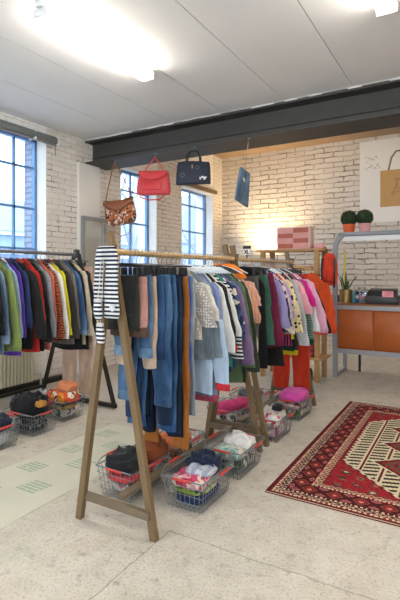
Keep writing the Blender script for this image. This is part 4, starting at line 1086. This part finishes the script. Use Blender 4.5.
MB().box((UX0+.22, UY1-.06, .18), (.03, .03, .34)).build('back_leg', M['black'], r, False)
CT = .995; TS = 1.94
# topiary pots on the top shelf
def topiary(x, y, pot, lab):
    q = thing('topiary_plant', lab, 'plant', (x, y, TS), 0, 'topiary balls on the top shelf')
    MB().lathe([(.06, 0), (.065, .004), (.082, .11), (.086, .125), (.076, .125), (.074, .105), (.01, .1)], n=22).build('pot', pot, q)
    vs = []; fs = []; nu, nv = 26, 16; rr = random.Random(int(x*100))
    mb = MB()
    mb.lathe([(max(.001, .105*math.cos(b)*(1+.03*math.sin(9*b))), .205+.105*math.sin(b)) for b in [-PI/2+PI*k/14 for k in range(15)]], n=24)
    for k in range(900):
        zz = rr.uniform(-1, 1); a = rr.uniform(0, 2*PI); s = math.sqrt(1-zz*zz); n = V((s*math.cos(a), s*math.sin(a), zz)); c = V((0, 0, .205))+n*.103
        tn = n.orthogonal().normalized(); tn.rotate(Matrix.Rotation(rr.uniform(0, 6.28), 3, n)); bt = n.cross(tn)
        l = .014; tip = c+n*.016+tn*.006
        mb.add([c-bt*.004, c+bt*.004, tip], [(0, 1, 2)])
    mb.build('clipped_ball', M['topiary'], q)
    return q
topiary(-1.45, 6.46, M['orangepot'], 'clipped ball plant in an orange pot on the grey top shelf')
topiary(-1.245, 6.46, M['pinkpot'], 'clipped ball plant in a pink pot on the grey top shelf')
# snake plant
r = thing('snake_plant', 'spiky green plant in a brass pot on the counter', 'plant', (-1.485, 6.42, CT))
MB().lathe([(.075, 0), (.08, .004), (.085, .15), (.088, .18), (.08, .18), (.078, .165), (.01, .16)], n=24).build('pot', M['brass'], r)
mb = MB(); rr = random.Random(9)
for k in range(11):
    a = rr.uniform(0, 2*PI); ln = rr.uniform(.14, .30); lean = rr.uniform(.05, .45); rad = rr.uniform(.01, .05)
    b = V((rad*math.cos(a), rad*math.sin(a), .16)); d = V((math.cos(a)*lean, math.sin(a)*lean, 1)).normalized(); sd = V((-math.sin(a), math.cos(a), 0))
    rings = []
    for i in range(7):
        u = i/6; p = b+d*ln*u+V((math.cos(a), math.sin(a), 0))*lean*.12*u*u; w = .019*(1-u)**.6*(.7+.6*u)+.0006; nn = d.cross(sd)*.004
        rings.append([p+sd*w, p+nn, p-sd*w, p-nn])
    mb.loft(rings)
mb.build('leaves', M['leaf'], r)
MB().lathe([(.077, .158), (.07, .163), (.001, .164)], n=20).build('soil', M['soil'], r)
r = thing('taper_candle', 'tall thin yellow candle rising behind the spiky plant', 'candle', (-1.55, 6.64, CT))
MB().lathe([(.04, 0), (.042, .006), (.015, .02), (.012, .09), (.02, .10), (.02, .11), (.004, .11)], n=18).build('holder', M['brass'], r)
MB().lathe([(.011, .10), (.013, .71), (.003, .73)], n=12).build('candle', M['yellow'], r)
tag(MB().lathe([(.03, 0), (.04, .005), (.045, .09), (.04, .10), (.036, .10), (.034, .02), (.005, .015)], n=18).build('cup', M['navyglaze'], None, True, (-1.60, 6.52, CT)), 'small navy cup beside the counter post', 'cup')
tag(MB().lathe([(.035, 0), (.04, .004), (.042, .15), (.04, .16), (.037, .155), (.035, .02), (.005, .015)], n=18).build('tumbler', M['teal'], None, True, (-1.375, 6.46, CT)), 'teal tumbler between the brass pot and the glass jar', 'tumbler')
# glass jar with coloured balls
r = thing('glass_jar', 'square glass jar standing on the counter beside the teal tumbler', 'jar', (-1.27, 6.40, CT))
mb = MB(); mb.box((0, 0, .095), (.17, .12, .19), bev=.012); mb.build('jar_glass', M['jar'], r)
MB().lathe([(.055, .19), (.055, .215), (.05, .215), (.05, .19)], n=20).build('jar_neck', M['jar'], r)
bc = ['#2f55a0', '#c9403a', '#e8e4e0', '#58a8b4', '#20365c', '#d98aa0', '#3f8a70']; rr = random.Random(4)
names = ['blue', 'red', 'white', 'turquoise', 'navy', 'pink', 'green']
mats = [plain('glossy_ball', c_, .3) for c_ in bc]
k = 0
for lz in range(3):
    for ix in range(3):
        for iy in range(2):
            q = MB().lathe([(max(.0005, .025*math.cos(b)), .025*math.sin(b)) for b in [-PI/2+PI*i/8 for i in range(9)]], n=12).build('ball', mats[k*5 % 7], None, True,
                (-1.27-.052+ix*.052, 6.40-.027+iy*.054, CT+.034+lz*.052))
            tag(q, '%s small ball inside the glass jar on the counter' % names[k*5 % 7], 'ball', '%s balls in the glass jar' % names[k*5 % 7]); k += 1
# cash box
r = thing('cash_register', 'black cash register with a pink card on the counter', 'cash register', (-1.0, 6.42, CT))
MB().box((0, 0, .055), (.40, .30, .11), bev=.008).build('drawer', M['darkplastic'], r)
MB().loft([[V((x, y, z)) for x, y, z in ((-.185, -.14, .11), (.16, -.14, .11), (.16, .14, .11), (-.185, .14, .11))], [V((x, y, z)) for x, y, z in ((-.175, -.06, .175), (.15, -.06, .175), (.15, .13, .20), (-.175, .13, .20))]]).build('housing', M['blackplastic'], r, False)
mb = MB()
for i in range(6):
    for j in range(3): mb.box((-.12+i*.025, -.125+j*.022, .127+j*.018), (.018, .014, .010))
mb.build('keys', M['darkplastic'], r, False)
q = MB().box((.075, -.150, .135), (.135, .006, .08)).build('pink_card', M['pinkpaper'], r, False)
mb = MB()
for k_, w_ in enumerate((.07, .09, .05)): mb.box((.075, -.1545, .155-.018*k_), (w_, .002, .005))
mb.build('card_writing', plain('rose_ink', '#c45c6c', .7), q, False)

# ------------------------------------------------------------------ poster on the back wall
r = thing('poster', 'large white poster of a tan tote bag on the back brick wall', 'poster', (-1.0, YB-.0045, 2.33))
MB().box((0, 0, .75), (1.60, .006, 1.50)).build('sheet', M['paper'], r, False)
kraft = plain('kraft_print', '#c39a63', .8, 0, .15, 30); strapm = plain('strap_print', '#8f7350', .8)
MB().box((-.13, -.005, .60), (.62, .003, .66)).build('printed_bag', kraft, r, False)
pts = [(-.30, -.005, .93), (-.25, -.005, 1.15), (-.17, -.005, 1.26), (-.09, -.005, 1.26), (.0, -.005, 1.12), (.05, -.005, .93)]
mb = MB()
for a, b in zip(pts[:-1], pts[1:]): mb.bar(a, b, .032, .003, (0, 1, 0))
mb.build('printed_handle', strapm, r, False)
mb = MB(); rr = random.Random(2)   # loose handwriting strokes
for (cx, cz, w) in ((-.60, 1.16, .22), (-.58, 1.02, .26)):
    for k in range(9):
        x0 = cx-w/2+w*k/9; mb.bar((x0, -.005, cz+rr.uniform(-.04, .05)), (x0+.03, -.005, cz+rr.uniform(-.05, .06)), .009, .002, (0, 1, 0))
mb.build('handwriting', plain('pencil_grey', '#9a948c', .8), r, False)
mb = MB()
for k in range(12): mb.bar((-.38+rr.uniform(0, .45), -.008, .35+rr.uniform(0, .45)), (-.34+rr.uniform(0, .4), -.008, .35+rr.uniform(0, .45)), .01, .002, (0, 1, 0))
mb.build('printed_lines', strapm, r, False)

# warm uplight standing in the back corner (its shade is hidden behind the clothes)
LX, LY = -3.58, 8.42
r = thing('floor_lamp', 'warm uplighter floor lamp glowing on the back brick wall behind the clothes', 'lamp', (LX, LY, 0))
MB().lathe([(.13, 0), (.14, .01), (.13, .025), (.02, .03)], n=20).build('base', M['black'], r)
MB().tube([(0, 0, .02), (0, 0, 1.50)], .012, 8).build('pole', M['black'], r)
MB().lathe([(.03, 1.46), (.05, 1.47), (.15, 1.60), (.145, 1.60), (.045, 1.48), (.02, 1.475)], n=20, cap=False).build('lamp_shade', M['tubehousing'], r)
MB().lathe([(.012, 1.475), (.035, 1.50), (.04, 1.53), (.03, 1.56), (.004, 1.575)], n=16).build('bulb', M['bulb'], r)
ld = bpy.data.lights.new('bulb_light', 'SPOT'); ld.energy = 110; ld.color = (1, .74, .42); ld.spot_size = math.radians(120); ld.spot_blend = 1; ld.shadow_soft_size = .05
lo = bpy.data.objects.new('bulb_light', ld); C.objects.link(lo); lo.location = (LX, LY, 1.62); lo.rotation_euler = (math.radians(180-18), 0, 0)

# ------------------------------------------------------------------ sky, camera, view
w = bpy.data.worlds.new('World'); S.world = w; w.use_nodes = True
nt = w.node_tree; bg = nt.nodes['Background']
tc = nt.nodes.new('ShaderNodeTexCoord'); nz = nt.nodes.new('ShaderNodeTexNoise'); nz.inputs['Scale'].default_value = 2.5; nz.inputs['Detail'].default_value = 4
rp = nt.nodes.new('ShaderNodeValToRGB'); rp.color_ramp.elements[0].color = (.62, .78, 1.0, 1); rp.color_ramp.elements[1].color = (.92, .96, 1, 1)
rp.color_ramp.elements[0].position = .3; rp.color_ramp.elements[1].position = .7
nt.links.new(tc.outputs['Generated'], nz.inputs['Vector']); nt.links.new(nz.outputs['Fac'], rp.inputs['Fac']); nt.links.new(rp.outputs['Color'], bg.inputs['Color'])
bg.inputs['Strength'].default_value = 3.0

cd = bpy.data.cameras.new('camera'); cam = bpy.data.objects.new('camera', cd); C.objects.link(cam)
cam.location = (0, 0, 1.40); cam.rotation_euler = (PI/2, 0, math.radians(30.6))
cd.sensor_width = 36; cd.lens = 27.6; cd.shift_y = -.045; cd.clip_end = 200; cd.clip_start = .05
S.camera = cam
S.view_settings.view_transform = 'Standard'; S.view_settings.look = 'None'; S.view_settings.exposure = 1.0; S.view_settings.gamma = 1
S.view_settings.use_curve_mapping = False
